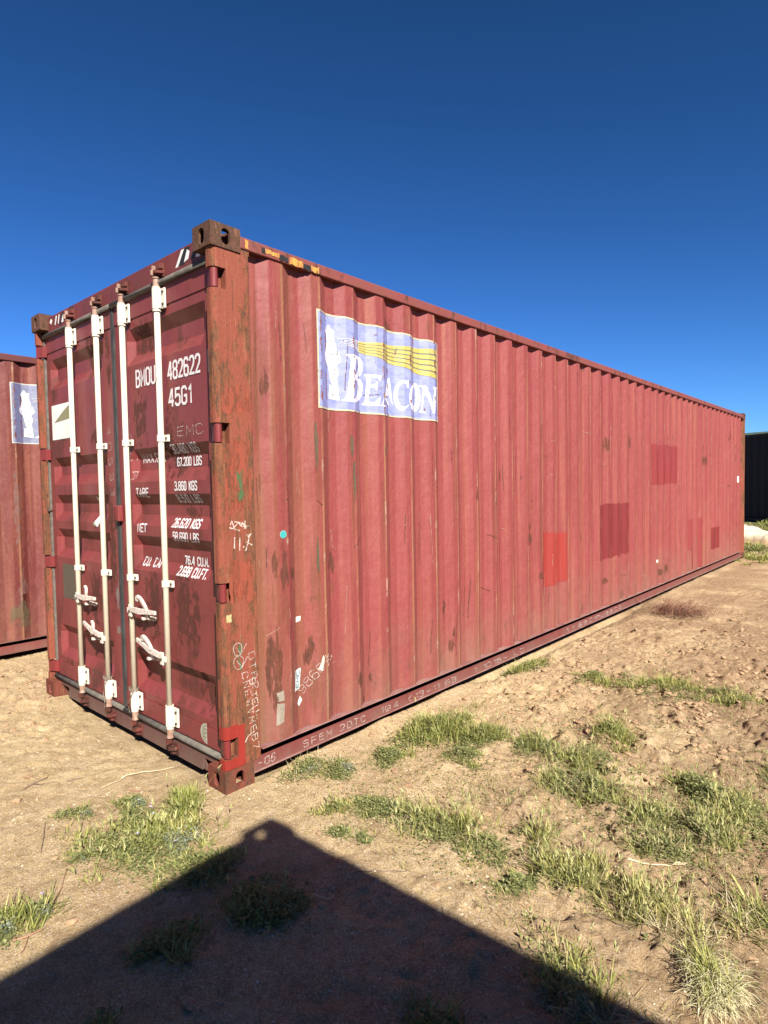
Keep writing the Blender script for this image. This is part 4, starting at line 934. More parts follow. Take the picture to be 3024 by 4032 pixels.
for cx, cz, a, b in ((0.098, 0.735, 0.026, 0.034), (0.102, 0.665, 0.030, 0.036)):
    chalk_post([[(cx+a*math.cos(t)*(1+0.1*math.sin(3*t)), cz+b*math.sin(t)) for t in [i*2*math.pi/14 for i in range(15)]], [(cx-0.01, cz+0.01), (cx+0.02, cz-0.03), (cx+0.055, cz+0.02)]], 0.0042, CHALK)
z = 0.60
for s_ in text_strokes('DTR2', 0.165, 0.70, 0.035, 0.055, 0.035, jit=0.08, ang=-1.45, rnd=rs): chalk_post([s_], 0.004, CHALK)
for s_ in text_strokes('CNEWVMEB7', 0.118, 0.60, 0.036, 0.050, 0.030, jit=0.09, ang=-1.42, rnd=rs): chalk_post([s_], 0.0032, CHALKW)
for s_ in text_strokes('9 TEL-', 0.165, 0.56, 0.034, 0.042, 0.03, jit=0.08, ang=-1.45, rnd=rs): chalk_post([s_], 0.004, CHALKW)
chalk_post([[(0.13, 0.235), (0.15, 0.262), (0.19, 0.275)], [(0.20, 0.375), (0.225, 0.382)]], 0.005)
def chalk_rail(s, y0, z0, h, p, w=0.0042, mt_=CHALK):
    V, F, R_ = stroke_text(text_strokes(s, y0, z0, h, p, p*0.6, jit=0.08, rnd=rs), w*1.1); return on_flat('chalk_writing', 'x', -0.011, V, F, 0.0012, mt_, main, layer=R_)
chalk_rail('-06', 0.215, 0.070, 0.040, 0.042); chalk_rail('SFEM 2DTC', 0.53, 0.070, 0.036, 0.062); chalk_rail('194 (13-11 6B', 1.20, 0.068, 0.036, 0.085)
chalk_rail('1 1016- LC', 2.32, 0.068, 0.034, 0.105); chalk_rail('1.1 6B01PU65C2', 4.0, 0.070, 0.036, 0.13, 0.006)

# touch-up paint on the foot of the near post, a scrap of yellow tape on its edge
f = MB().prism([(-0.0055, 0.0885), (-0.0055, 0.128), (-0.0068, 0.128), (-0.0068, 0.0885)], 'z', 0.1195, 0.335)
f.build('red_touch_up', FRESH, main)
for a, b in ((0.1195, 0.1715), (0.2765, 0.345)):
    MB().prism([(-0.0055, 0.0875), (-0.0055, 0.033), (-0.0095, 0.021), (-0.018, 0.0118), (-0.031, 0.0078), (-0.060, 0.0078), (-0.060, 0.010), (-0.010, 0.034), (-0.0075, 0.0875)], 'z', a, b).build('red_touch_up', FRESH, main)
vs, fs = outline_mesh([ragged(0.036, 0.066, 0.885, 0.925, 0.006, 0.01, rr)]); on_flat('tape_scrap', 'x', -0.007, vs, fs, 0.0012, mat_plain('cream_yellow_tape', (0.75, 0.60, 0.25), (0.7, 0.62, 0.4)), main)
ORP = mat_alpha('orange_red_overpaint', (0.46, 0.095, 0.050), (0.38, 0.10, 0.05), 0.44, 0.52, (16, 24, 5))
for a, b, c, d in ((0.04, 0.215, 1.96, 2.10), (0.05, 0.21, 1.45, 1.80), (0.06, 0.20, 0.98, 1.20)):
    vs, fs = outline_mesh([ragged(a, b, c, d, 0.02, 0.03, rr)]); on_flat('overpaint', 'x', -0.007, vs, fs, 0.0008, ORP, main)
GRN = mat_alpha('green_paint_scrape', (0.10, 0.20, 0.07), (0.14, 0.17, 0.07), 0.50, 0.55, (40, 50, 14))
for a, b, c, d in ((0.12, 0.17, 1.50, 1.66), (0.10, 0.13, 0.62, 0.80)):
    vs, fs = outline_mesh([ragged(a, b, c, d, 0.01, 0.02, rr)]); on_flat('paint_scrape', 'x', -0.007, vs, fs, 0.001, GRN, main)

# rust blooms and scrapes on the long side and on the doors
RSTK = mat_alpha('brown_rust', (0.15, 0.055, 0.033), (0.27, 0.085, 0.045), scale=(22, 40, 8), edge=3.2, rough=0.85, detail=8, amax=0.8, soft=0.6)
RSTS = mat_alpha('rust_run', (0.36, 0.14, 0.070), (0.44, 0.15, 0.08), scale=(12, 50, 1.6), edge=2.6, rough=0.8, amax=0.5, soft=0.9)
GRYS = mat_alpha('grey_green_scrape', (0.16, 0.15, 0.09), (0.24, 0.16, 0.09), scale=(14, 40, 5), edge=2.4, rough=0.8, amax=0.8)
TAPE = mat_alpha('torn_grey_tape', (0.42, 0.32, 0.24), (0.50, 0.42, 0.33), 0.34, 0.42, (20, 30, 20))
DRST = mat_alpha('door_rust', (0.17, 0.058, 0.034), (0.21, 0.062, 0.042), scale=(22, 22, 11), edge=3.4, rough=0.8, amax=0.7, detail=8, soft=0.5)
def stain(y0, y1, z0, z1, mt_=RSTK, off=0.0019, name='rust_stain'):
    return on_side(name, [(y0, z0), (y1, z0), (y1, z1), (y0, z1)], [(0, 1, 2, 3)], off, mt_, main, uvbox=(y0, y1, z0, z1))
for q in ((0.385, 0.475, 0.98, 1.28), (0.34, 0.385, 1.05, 1.25), (0.47, 0.53, 1.03, 1.13), (0.77, 0.85, 1.02, 1.19), (0.285, 0.405, 0.30, 0.82), (0.585, 0.665, 0.56, 0.72), (0.565, 0.64, 0.50, 0.66),
          (0.98, 1.05, 0.28, 0.40), (1.10, 1.16, 0.26, 0.36), (1.06, 1.09, 0.17, 0.22), (2.0, 2.08, 0.40, 0.50), (2.0, 2.06, 0.28, 0.42), (1.95, 2.0, 0.55, 0.72), (2.66, 2.72, 1.36, 1.50), (2.37, 2.42, 1.42, 1.55),
          (3.20, 3.38, 0.98, 1.14), (3.26, 3.36, 1.12, 1.24), (3.42, 3.56, 0.66, 0.76), (4.38, 4.46, 0.95, 1.08), (5.0, 5.12, 0.40, 0.50), (4.35, 4.42, 0.42, 0.55), (4.1, 4.16, 0.36, 0.48), (6.9, 7.1, 0.26, 0.38), (7.2, 7.35, 0.24, 0.44),
          (9.0, 9.45, 1.80, 2.00), (9.95, 10.2, 0.42, 0.68), (10.9, 11.1, 2.2, 2.55), (11.5, 11.75, 0.62, 0.82), (5.8, 5.9, 1.9, 2.2), (5.0, 5.2, 1.9, 2.1), (1.30, 1.42, 2.50, 2.72), (0.30, 0.36, 2.05, 2.25)):
    stain(*q)
for q in ((0.40, 0.47, 0.72, 1.05), (0.33, 0.36, 0.80, 1.1), (0.80, 0.84, 0.86, 1.05), (0.25, 0.36, 1.5, 2.75), (0.37, 0.47, 1.4, 2.76), (0.44, 0.50, 0.2, 0.75), (0.58, 0.68, 0.22, 0.60), (0.62, 0.70, 0.6, 1.5), (0.66, 0.72, 1.15, 1.9), (0.96, 1.0, 1.2, 1.9), (1.24, 1.29, 0.8, 1.9), (1.50, 1.55, 2.62, 2.79), (0.94, 0.98, 2.62, 2.79), (1.76, 1.81, 2.6, 2.79), (3.42, 3.52, 0.2, 2.3), (6.0, 6.12, 0.5, 2.2), (7.7, 7.8, 0.6, 2.6), (2.60, 2.68, 0.6, 1.9), (2.05, 2.12, 1.0, 2.2), (9.6, 9.7, 0.9, 2.6), (8.4, 8.5, 0.2, 1.0)):
    stain(*q, RSTS, 0.0016, 'rust_run')
SCRA = mat_alpha('pale_scratch', (0.62, 0.36, 0.26), (0.58, 0.27, 0.18), scale=(60, 60, 30), lo=0.40, hi=0.5, amax=0.75); SCRD = mat_alpha('dark_scratch', (0.16, 0.06, 0.04), (0.22, 0.08, 0.05), scale=(60, 60, 30), lo=0.40, hi=0.5, amax=0.75)
rq = random.Random(21)
for mt_, cnt in ((SCRA, 95), (SCRD, 75)):
    st = []
    for i in range(cnt):
        y = 0.28+11.4*rq.random()**1.7; z = 0.25+2.4*rq.random()**(1.5 if mt_ is SCRD else 1.0); vert = rq.random() < 0.7
        l = rq.uniform(0.03, 0.30)*(1+y*0.08); a = (math.pi/2+rq.gauss(0, 0.06)) if vert else rq.uniform(-0.6, 0.6)
        l = l if vert else l*0.35; n = 4; p = [(y, z)]
        for j in range(n): p.append((p[-1][0]+math.cos(a)*l/n+rq.gauss(0, 0.002), min(2.76, p[-1][1]+math.sin(a)*l/n)))
        st.append(p)
    for w_, sub in ((0.0035, st[::2]), (0.006, st[1::2])):
        V, F, R_ = stroke_text(sub, w_); R_ = [0.0]*len(R_)
        o = on_side('scratches', V, F, 0.0024+w_*0.03, mt_, main, layer=R_); o['kind'] = 'stuff'
for q in ((0.655, 0.70, 1.65, 2.00), (0.95, 1.0, 1.72, 1.95), (0.98, 1.01, 1.45, 1.75), (1.285, 1.32, 1.76, 1.86), (0.66, 0.69, 1.02, 1.30)): stain(*q, GRYS, 0.0021, 'paint_scrape')
on_side('torn_tape', [(0.345, 0.25), (0.392, 0.262), (0.402, 0.365), (0.352, 0.375)], [(0, 1, 2, 3)], 0.003, TAPE, main); on_side('torn_tape', [(0.355, 0.385), (0.40, 0.38), (0.395, 0.44), (0.350, 0.435)], [(0, 1, 2, 3)], 0.003, TAPE, main)
def dstain(x0, x1, z0, z1, d): return on_door('rust_stain', [(x0, z0), (x1, z0), (x1, z1), (x0, z1)], [(0, 1, 2, 3)], 0.0009, DRST, d, uvbox=(x0, x1, z0, z1))
for q in ((-0.60, -0.28, 0.60, 1.12), (-0.95, -0.70, 0.62, 1.12), (-0.72, -0.50, 1.62, 2.10), (-1.0, -0.8, 1.80, 2.20), (-0.62, -0.42, 1.62, 1.80), (-0.52, -0.3, 1.38, 1.50), (-0.9, -0.6, 0.17, 0.30), (-0.4, -0.2, 0.30, 0.62), (-1.0, -0.7, 2.36, 2.60)): dstain(*q, door_r)
for q in ((-1.75, -1.50, 0.60, 1.05), (-1.40, -1.28, 0.70, 1.50), (-2.24, -2.0, 0.17, 0.34), (-1.7, -1.45, 2.30, 2.70), (-1.36, -1.26, 2.2, 2.7), (-1.62, -1.44, 1.85, 2.0)): dstain(*q, door_l)
SCR = mat_alpha('pale_door_scratches', (0.46, 0.36, 0.34), (0.55, 0.46, 0.42), scale=(30, 30, 12), edge=3.0, lo=0.5, hi=0.6, amax=0.6)
for q, d in (((-1.32, -1.26, 0.78, 1.05), door_l), ((-1.33, -1.25, 0.62, 0.70), door_l)):
    on_door('paint_scrape', [(q[0], q[2]), (q[1], q[2]), (q[1], q[3]), (q[0], q[3])], [(0, 1, 2, 3)], 0.0012, SCR, d, uvbox=q)
# twisted tie wire round two of the bars
WIRE = mat_plain('tie_wire', (0.45, 0.36, 0.27), (0.3, 0.2, 0.14), 0.5)
for bx_, bar in ((-1.035, bars[1]), (-1.403, bars[2])):
    pts = [(bx_+0.030*math.cos(t), 0.030+0.028*math.sin(t), 0.318+0.006*math.sin(2*t)+0.0015*t) for t in [i*0.5 for i in range(26)]]
    if bx_ > -1.2: pts += [(bx_+0.02, 0.004, 0.30), (bx_+0.005, 0.002, 0.27), (bx_-0.03, 0.004, 0.235), (bx_-0.062, 0.02, 0.215), (bx_-0.07, 0.03, 0.16)]
    else: pts += [(bx_+0.01, 0.002, 0.29), (bx_-0.008, 0.0, 0.22), (bx_+0.012, 0.0, 0.17), (bx_-0.004, 0.002, 0.13)]
    MB().tube(pts, 0.003, 6).build('tie_wire', WIRE, bar)

# ------------------------------------------------------------------ the other containers
doors = []
c2 = empty('shipping_container', (-3.76, -0.46, 0.0))
tag(c2, 'dull red shipping container at the left edge, mostly hidden by the nearest one', 'shipping container', 'shipping containers in the yard')
mt2 = dict(cast=CASTM, post=POSTM, rail=mat_paint('dull_rail_paint', (0.19, 0.045, 0.04), rust=0.5, seed=15.0, vert=False), low=LOWM, lip=mat_plain('dull_flange', (0.32, 0.14, 0.11), (0.22, 0.08, 0.06), 0.8, (9, 9, 9)), side=RED2, roof=ROOFM, head=HEADM, sill=SILLM, door=DOORM)
frame(c2, mt2, False)
_m = main; s2 = logo(c2, blue=BLUEW, border=mat_sheet('bleached_border', (0.72, 0.70, 0.62), (0.76, 0.74, 0.68)))
for k_ in ((0.68, 0.76, 1.0, 1.9), (0.70, 0.80, 0.3, 0.9)):
    on_side('paint_scrape', [(k_[0], k_[2]), (k_[1], k_[2]), (k_[1], k_[3]), (k_[0], k_[3])], [(0, 1, 2, 3)], 0.002, mat_alpha('pale_scuff', (0.42, 0.20, 0.17), (0.46, 0.26, 0.22), scale=(20, 50, 14), edge=3.2, amax=0.55), c2, uvbox=k_)
on_side('paint_scrape', [(0.62, 0.22), (0.86, 0.22), (0.86, 0.62), (0.62, 0.62)], [(0, 1, 2, 3)], 0.002, mat_alpha('muddy_scuff', (0.26, 0.19, 0.10), (0.30, 0.20, 0.12), scale=(9, 12, 6), edge=2.6, amax=0.6), c2, uvbox=(0.62, 0.86, 0.22, 0.62))

c3 = empty('shipping_container', (-1.98, 21.48, 0.2), math.radians(-122.0))
tag(c3, 'dark navy shipping container in shade beyond the far end of the red one', 'shipping container', 'shipping containers in the yard')
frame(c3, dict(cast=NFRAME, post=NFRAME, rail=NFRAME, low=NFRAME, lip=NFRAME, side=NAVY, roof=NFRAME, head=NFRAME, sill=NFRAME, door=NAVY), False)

c4 = empty('shipping_container', (0, 0, 0), math.radians(2.5))
tag(c4, 'shipping container behind the camera whose shadow falls across the foreground', 'shipping container', 'shipping containers in the yard')
frame(c4, mt2, False)
k_ = H/SUN.z
corner = Vector((0.325+SUN.x*k_, 0.032+SUN.y*k_, 0))           # the corner that throws the shadow's tip
loc = Matrix.Rotation(math.radians(2.5), 3, 'Z') @ Vector((-W, L, 0))
c4.location = (corner.x-loc.x, corner.y-loc.y, -0.005)

# ================================================================== PLANTS AND LITTER
def mat_plant(name, c1, c2, c3, tr=0.8):
    m = M(name, 0.9)
    at = m.n('ShaderNodeAttribute', attribute_name='tint').outputs['Fac']
    nz = m.noise(m.obj((25, 25, 25)), 1, 3)
    c = m.mix(m.ramp(at, 0.0, 0.6), c1, c2); c = m.mix(m.ramp(at, 0.6, 1.0), c, c3)
    c = m.mix(m.ramp(nz, 0.35, 0.7, 0, 0.35), c, tuple(v*0.6 for v in c1))
    return m.bsdf(c, 0.6, 0, None, 0.25, c)
GRASS = mat_plant('green_grass', (0.17, 0.19, 0.045), (0.34, 0.34, 0.09), (0.58, 0.50, 0.20))
LEAFM = mat_plant('dark_weed_leaves', (0.125, 0.145, 0.048), (0.225, 0.235, 0.085), (0.38, 0.36, 0.16))
SILV = mat_plant('silvery_weed_leaves', (0.16, 0.20, 0.12), (0.26, 0.30, 0.21), (0.42, 0.44, 0.36))
SEED = mat_plant('pale_seed_heads', (0.34, 0.36, 0.13), (0.44, 0.43, 0.18), (0.56, 0.48, 0.26))
STRAW = mat_plant('dry_straw', (0.34, 0.26, 0.14), (0.50, 0.40, 0.22), (0.66, 0.56, 0.36))
DSTRAW = mat_plant('grey_dead_stems', (0.17, 0.11, 0.065), (0.27, 0.18, 0.11), (0.40, 0.30, 0.20))
FLOW = mat_plant('pale_violet_petals', (0.50, 0.36, 0.58), (0.60, 0.48, 0.66), (0.68, 0.60, 0.72))
PALS = mat_plant('bleached_straw', (0.50, 0.45, 0.24), (0.66, 0.60, 0.34), (0.80, 0.74, 0.50))

def plant_mesh(name, parts, mats):
    """parts: list of (co, faces(list of index arrays, -1 padded), tint, mat index)"""
    V = []; F = []; T = []; MI = []; off = 0
    for co, fa, ti, mi in parts:
        if len(co) == 0: continue
        V.append(co); T.append(ti); F.append(fa+off); MI.append(np.full(len(fa), mi)); off += len(co)
    V = np.concatenate(V).astype(np.float32); F = np.concatenate(F).astype(np.int32); T = np.concatenate(T).astype(np.float32); MI = np.concatenate(MI).astype(np.int32)
    me = bpy.data.meshes.new(name)
    me.vertices.add(len(V)); me.vertices.foreach_set('co', V.ravel()); me.loops.add(F.size); me.loops.foreach_set('vertex_index', F.ravel())
    me.polygons.add(len(F)); me.polygons.foreach_set('loop_start', np.arange(0, F.size, 3, dtype=np.int32))
    try: me.polygons.foreach_set('loop_total', np.full(len(F), 3, dtype=np.int32))
    except Exception: pass
    for m in mats: me.materials.append(m)
    me.polygons.foreach_set('material_index', MI); me.update(calc_edges=True)
    a = me.attributes.new('tint', 'FLOAT', 'POINT'); a.data.foreach_set('value', T)
    return me

def blades(px, py, pz, Ln, wd, lean, az, curl, rg, mi=0, tint=None, seg=4, twist=0.6):
    n = len(px); s = np.linspace(0, 1, seg+1)
    th = lean[:, None]+curl[:, None]*s[None, :]                      # angle from vertical along the blade
    st = Ln[:, None]/seg
    hx = np.concatenate([np.zeros((n, 1)), np.cumsum(np.sin(th[:, :-1])*st, 1)], 1); hz = np.concatenate([np.zeros((n, 1)), np.cumsum(np.cos(th[:, :-1])*st, 1)], 1)
    X = px[:, None]+hx*np.cos(az)[:, None]; Y = py[:, None]+hx*np.sin(az)[:, None]; Z = pz[:, None]+np.maximum(hz, -0.02)
    w = wd[:, None]*np.array([0.8, 1.0, 0.85, 0.55, 0.06] if seg == 4 else np.linspace(1, 0.1, seg+1))[None, :]*0.5
    wa = az+np.pi/2+rg.uniform(-twist, twist, n); wx = np.cos(wa)[:, None]*w; wy = np.sin(wa)[:, None]*w
    co = np.stack([np.stack([X-wx, Y-wy, Z], -1), np.stack([X+wx, Y+wy, Z], -1)], 2).reshape(n, -1, 3)
    k = 2*(seg+1); base = (np.arange(n)*k)[:, None]
    f = []
    for i in range(seg): f += [[2*i, 2*i+1, 2*i+3], [2*i, 2*i+3, 2*i+2]]
    fa = (base[:, :, None]+np.array(f)[None]).reshape(-1, 3)
    t = np.repeat((rg.random(n) if tint is None else tint)[:, None], k, 1)
    return co.reshape(-1, 3), fa, t.ravel(), mi
def tips(px, py, pz, Ln, lean, az, curl, seg=4):
    s = np.linspace(0, 1, seg+1); th = lean[:, None]+curl[:, None]*s[None, :]; st = Ln[:, None]/seg
    hx = np.sum(np.sin(th[:, :-1])*st, 1); hz = np.sum(np.cos(th[:, :-1])*st, 1)
    return px+hx*np.cos(az), py+hx*np.sin(az), pz+np.maximum(hz, -0.02)
def leaves(px, py, pz, size, rg, mi=1, up=0.6, tint=None, elong=1.5):
    """small folded leaves: two triangles hinged on the midrib"""
    n = len(px); az = rg.uniform(0, 2*np.pi, n); el = rg.uniform(-0.2, 0.9, n)*up+0.1
    d = np.stack([np.cos(az)*np.cos(el), np.sin(az)*np.cos(el), np.sin(el)], -1)
    sd_ = np.stack([-np.sin(az), np.cos(az), np.zeros(n)], -1); upv = np.cross(sd_, d)*-1
    P = np.stack([px, py, pz], -1); L_ = (size*elong)[:, None]; S = (size*0.5)[:, None]
    fold = rg.uniform(0.1, 0.5, n)[:, None]
    a = P; b = P+d*L_; c = P+d*L_*0.5+sd_*S+upv*S*fold; e = P+d*L_*0.5-sd_*S+upv*S*fold
    co = np.stack([a, b, c, e], 1).reshape(-1, 3); base = (np.arange(n)*4)[:, None, None]
    fa = (base+np.array([[0, 1, 2], [0, 3, 1]])[None]).reshape(-1, 3)
    return co, fa, np.repeat(rg.random(n) if tint is None else tint, 4), mi
def scatter(n, cx, cy, rx, ry, ang, rg, lobes=5, edge=0.8):
    """uneven patch made of a few overlapping lobes"""
    lx = rg.uniform(-0.62, 0.62, lobes); ly = rg.uniform(-0.62, 0.62, lobes); lr = rg.uniform(0.25, 0.55, lobes)
    k = rg.choice(lobes, n, p=lr/lr.sum()); r = lr[k]*np.sqrt(rg.random(n))**edge*rg.uniform(0.8, 1.25, n); t = rg.uniform(0, 2*np.pi, n)
    far_ = np.where(rg.random(n) < 0.16, rg.uniform(1.3, 2.2, n), 1.0)
    u = (lx[k]+r*np.cos(t)*far_)*rx*1.08; v = (ly[k]+r*np.sin(t)*far_)*ry*1.08; c, s = math.cos(ang), math.sin(ang)
    x = cx+u*c-v*s; y = cy+u*s+v*c
    core = np.clip(1-np.hypot(u/rx, v/ry), 0, 1)
    return x, y, core
def clump(label, cx, cy, rx, ry, ang=0.0, grass=0, gh=0.10, leaf=0, lh=0.05, ls=0.011, seeds=0, dry=0.1, silver=0, flowers=0, seed=0, cat='weed', name='weed_clump', group='weed clumps on the soil', straw=0, gm=None, lean=0.45, gw=0.0042):
    rg = np.random.default_rng(1000+seed); parts = []; mats = [gm or GRASS, LEAFM, SILV, SEED, STRAW, FLOW]
    leaf = int(leaf*1.7); ls = ls*0.8
    if leaf:
        x, y, c = scatter(leaf, cx, cy, rx, ry, ang, rg, 7); z = ground_h(x, y)+rg.random(leaf)**1.2*lh*(0.25+1.1*c)
        parts.append(leaves(x, y, z, rg.uniform(0.55, 1.35, leaf)*ls, rg, 1))
        ns = max(2, leaf//14)
        x, y, c = scatter(ns, cx, cy, rx, ry, ang, rg, 7); z = ground_h(x, y)
        parts.append(blades(x, y, z, rg.uniform(0.04, 0.10, ns), np.full(ns, 0.0028), rg.uniform(0.9, 1.5, ns), rg.uniform(0, 6.28, ns), rg.uniform(-0.4, 0.3, ns), rg, 1))
    if silver:
        x, y, c = scatter(silver, cx+rx*0.45, cy+ry*0.2, rx*0.4, ry*0.4, ang, rg, 4); z = ground_h(x, y)+rg.random(silver)*lh
        parts.append(leaves(x, y, z, rg.uniform(0.5, 1.2, silver)*ls*0.8, rg, 2))
    if grass:
        nt = max(3, grass//26); tx, ty, c = scatter(nt, cx, cy, rx, ry, ang, rg, 5)         # tufts
        k = rg.integers(0, nt, grass); x = tx[k]+rg.normal(0, 0.022, grass); y = ty[k]+rg.normal(0, 0.022, grass); z = ground_h(x, y)-0.003
        az = np.arctan2(y-ty[k], x-tx[k])+rg.normal(0, 0.7, grass)
        L_ = gh*0.85*rg.uniform(0.25, 1.2, grass)**1.15*(0.6+0.6*c[k]+0.2*rg.random(nt)[k]); ln = np.abs(rg.normal(lean+0.15, 0.45, grass)); cu = rg.uniform(0.0, 1.3, grass)
        ti = np.clip(rg.random(grass)*0.7+(rg.random(grass) < dry)*0.5, 0, 1)
        parts.append(blades(x, y, z, L_, rg.uniform(0.7, 1.3, grass)*gw, ln, az, cu, rg, 0, ti))
        if seeds:
            q = rg.choice(grass, seeds); l2 = L_[q]*1.15+0.02; le = ln[q]*0.5; cu2 = cu[q]*0.35
            parts.append(blades(x[q], y[q], z[q], l2, np.full(seeds, 0.0022), le, az[q], cu2, rg, 0, np.full(seeds, 0.8)))
            ex, ey, ez = tips(x[q], y[q], z[q], l2, le, az[q], cu2)
            for j in range(5):
                parts.append(blades(ex+rg.normal(0, 0.002, seeds), ey+rg.normal(0, 0.002, seeds), ez-0.004+0.004*j, rg.uniform(0.016, 0.030, seeds), np.full(seeds, 0.0048), le+rg.uniform(-0.3, 0.4, seeds), az[q]+rg.uniform(-1.2, 1.2, seeds), rg.uniform(-0.2, 0.5, seeds), rg, 3, seg=4, twist=1.5))
    if straw:
        x, y, c = scatter(straw, cx, cy, rx, ry, ang, rg, 5); z = ground_h(x, y)+rg.random(straw)*0.006
        parts.append(blades(x, y, z, rg.uniform(0.04, 0.13, straw), rg.uniform(0.002, 0.0036, straw), rg.uniform(0.7, 1.5, straw), rg.uniform(0, 6.28, straw), rg.uniform(0.0, 0.8, straw), rg, 4))
    if flowers:
        x, y, c = scatter(flowers, cx, cy, rx*0.8, ry*0.8, ang, rg, 5); z = ground_h(x, y)+rg.uniform(0.6, 1.2, flowers)*gh
        for j in range(4): parts.append(leaves(x, y, z, np.full(flowers, 0.007), rg, 5))
    o = link(name, plant_mesh(name, parts, mats), None)
    return tag(o, label, cat, group)

C = clump
# --- in front of the doors
C('largest bright green clump with tiny violet flowers, left of the shadow tip', 0.06, -0.44, 0.27, 0.23, 0.5, 1750, 0.085, 1900, 0.045, 0.011, 70, 0.25, 500, 6, 1, straw=60)
C('taller dark green tuft just in front of the container foot', -0.06, -0.20, 0.085, 0.12, 0.6, 620, 0.115, 160, 0.04, 0.010, 14, 0.05, 0, 0, 2, lean=0.35)
C('bluish green spray of weeds left of the tall tuft', -0.28, -0.37, 0.09, 0.09, 0.6, 170, 0.075, 300, 0.035, 0.012, 0, 0.0, 150, 0, 3, lean=0.9)
C('low blue green sprig on bare sand, second from the left below the doors', -0.40, -0.57, 0.10, 0.06, 0.9, 110, 0.07, 140, 0.025, 0.011, 0, 0.0, 60, 0, 4, lean=1.0)
C('lone yellow green sprig on bare sand below the far foot of the doors', -0.46, -0.64, 0.03, 0.03, 0, 34, 0.05, 10, 0.02, 0.009, 0, 0.5, 0, 0, 5, lean=0.8)
C('small flat sprig between the left sand and the violet flowered clump', -0.01, -0.71, 0.055, 0.045, 0.2, 60, 0.055, 110, 0.022, 0.010, 0, 0.2, 20, 0, 6, lean=0.9)
C('tiny yellow green seedling above the flat sprig, left of the flowered clump', -0.10, -0.61, 0.04, 0.03, 0.2, 50, 0.045, 30, 0.02, 0.009, 0, 0.5, 0, 0, 7, lean=0.8)
C('dark ragged weed cut by the left edge of the photo', 0.17, -1.07, 0.10, 0.08, 0.2, 260, 0.09, 420, 0.04, 0.012, 0, 0.1, 100, 1, 8)
C('narrow green spray beside a forked twig near the left edge', 0.19, -0.94, 0.075, 0.055, 0.6, 150, 0.085, 180, 0.03, 0.010, 0, 0.2, 60, 1, 9, lean=0.8)
# --- inside the shadow
C('shaded clump right of centre in the container shadow', 0.80, -0.36, 0.16, 0.12, 0.4, 520, 0.085, 620, 0.05, 0.013, 4, 0.2, 0, 0, 10)
C('shaded low clump left of centre in the container shadow', 0.72, -0.70, 0.11, 0.11, 0.4, 300, 0.075, 420, 0.035, 0.012, 0, 0.2, 0, 0, 11)
C('shaded weed joining the flowered clump to the shadow', 0.42, -0.42, 0.20, 0.14, 0.6, 420, 0.07, 620, 0.035, 0.012, 0, 0.2, 0, 0, 12)
C('shaded weed at the bottom edge, near the lower left corner', 0.90, -1.03, 0.09, 0.07, 0, 110, 0.06, 160, 0.03, 0.012, 0, 0.2, 0, 0, 13)
C('shaded weed at the bottom edge below the middle of the shadow', 1.58, -0.36, 0.10, 0.08, 0, 150, 0.07, 160, 0.03, 0.012, 0, 0.2, 0, 0, 14)
C('dark ragged grass half in shade at the lower right end of the shadow', 1.86, 0.02, 0.10, 0.22, 0.9, 360, 0.10, 380, 0.045, 0.012, 14, 0.3, 0, 0, 15, straw=120)
# --- along the foot of the long side
C('low weeds against the lower rail beside the near foot', 0.12, 0.42, 0.09, 0.16, 0.0, 130, 0.05, 500, 0.03, 0.011, 0, 0.1, 120, 0, 16, straw=60)
C('grey green low weed in front of the rail, nearest the near foot', 0.24, 0.56, 0.10, 0.13, 0.2, 160, 0.06, 520, 0.035, 0.011, 0, 0.1, 140, 0, 17, straw=80)
C('dark low mat between the grey weed and the big rail side clump', 0.36, 0.84, 0.11, 0.14, 0.3, 200, 0.06, 1000, 0.045, 0.011, 0, 0.05, 30, 0, 18)
C('big lush green clump beside the middle of the near rail', 0.34, 1.38, 0.17, 0.36, 0.1, 1300, 0.15, 1900, 0.07, 0.013, 20, 0.08, 0, 0, 19, lean=0.4)
C('bushy weed right of the big lush clump, with a few seed heads', 0.66, 1.40, 0.15, 0.22, 0.2, 620, 0.13, 1200, 0.07, 0.013, 26, 0.12, 0, 0, 20, lean=0.4)
C('upright weed right of the bushy one, in churned soil', 0.93, 1.53, 0.12, 0.15, 0.2, 330, 0.10, 650, 0.06, 0.012, 14, 0.15, 40, 0, 21)
C('small dark weed below the bushy one, on a bare ridge', 0.68, 1.12, 0.11, 0.10, 0.2, 170, 0.07, 520, 0.04, 0.012, 0, 0.1, 0, 0, 22)
# --- long diagonal band in front of them
C('yellow green tuft at the left end of the middle band of weeds', 0.51, 0.27, 0.075, 0.055, 0.9, 240, 0.065, 180, 0.03, 0.010, 4, 0.45, 0, 0, 23)
C('dense dark mat beside the yellow green tuft in the middle band', 0.68, 0.40, 0.14, 0.10, 0.5, 140, 0.05, 1300, 0.035, 0.010, 0, 0.1, 60, 0, 24)
C('tufted grass with pale seed heads in the middle of the band', 0.90, 0.45, 0.13, 0.11, 0.4, 380, 0.11, 700, 0.035, 0.011, 34, 0.3, 0, 0, 25, straw=50)
C('dark weed with upright seed heads at the right of the band', 1.07, 0.49, 0.11, 0.12, 0.4, 260, 0.10, 520, 0.035, 0.011, 26, 0.3, 0, 0, 26, straw=60)
C('small round leaved sprig below the middle band, left one of two', 0.69, 0.14, 0.05, 0.04, 0, 30, 0.04, 200, 0.022, 0.011, 0, 0.1, 0, 0, 27)
C('small round leaved sprig below the middle band, right one of two', 0.80, 0.18, 0.04, 0.035, 0, 20, 0.035, 110, 0.02, 0.011, 0, 0.1, 0, 0, 28)
C('round leaved dark weed at the lower tail of the middle band', 1.27, 0.46, 0.11, 0.10, 0.2, 140, 0.08, 420, 0.03, 0.012, 8, 0.2, 0, 0, 29, straw=40)
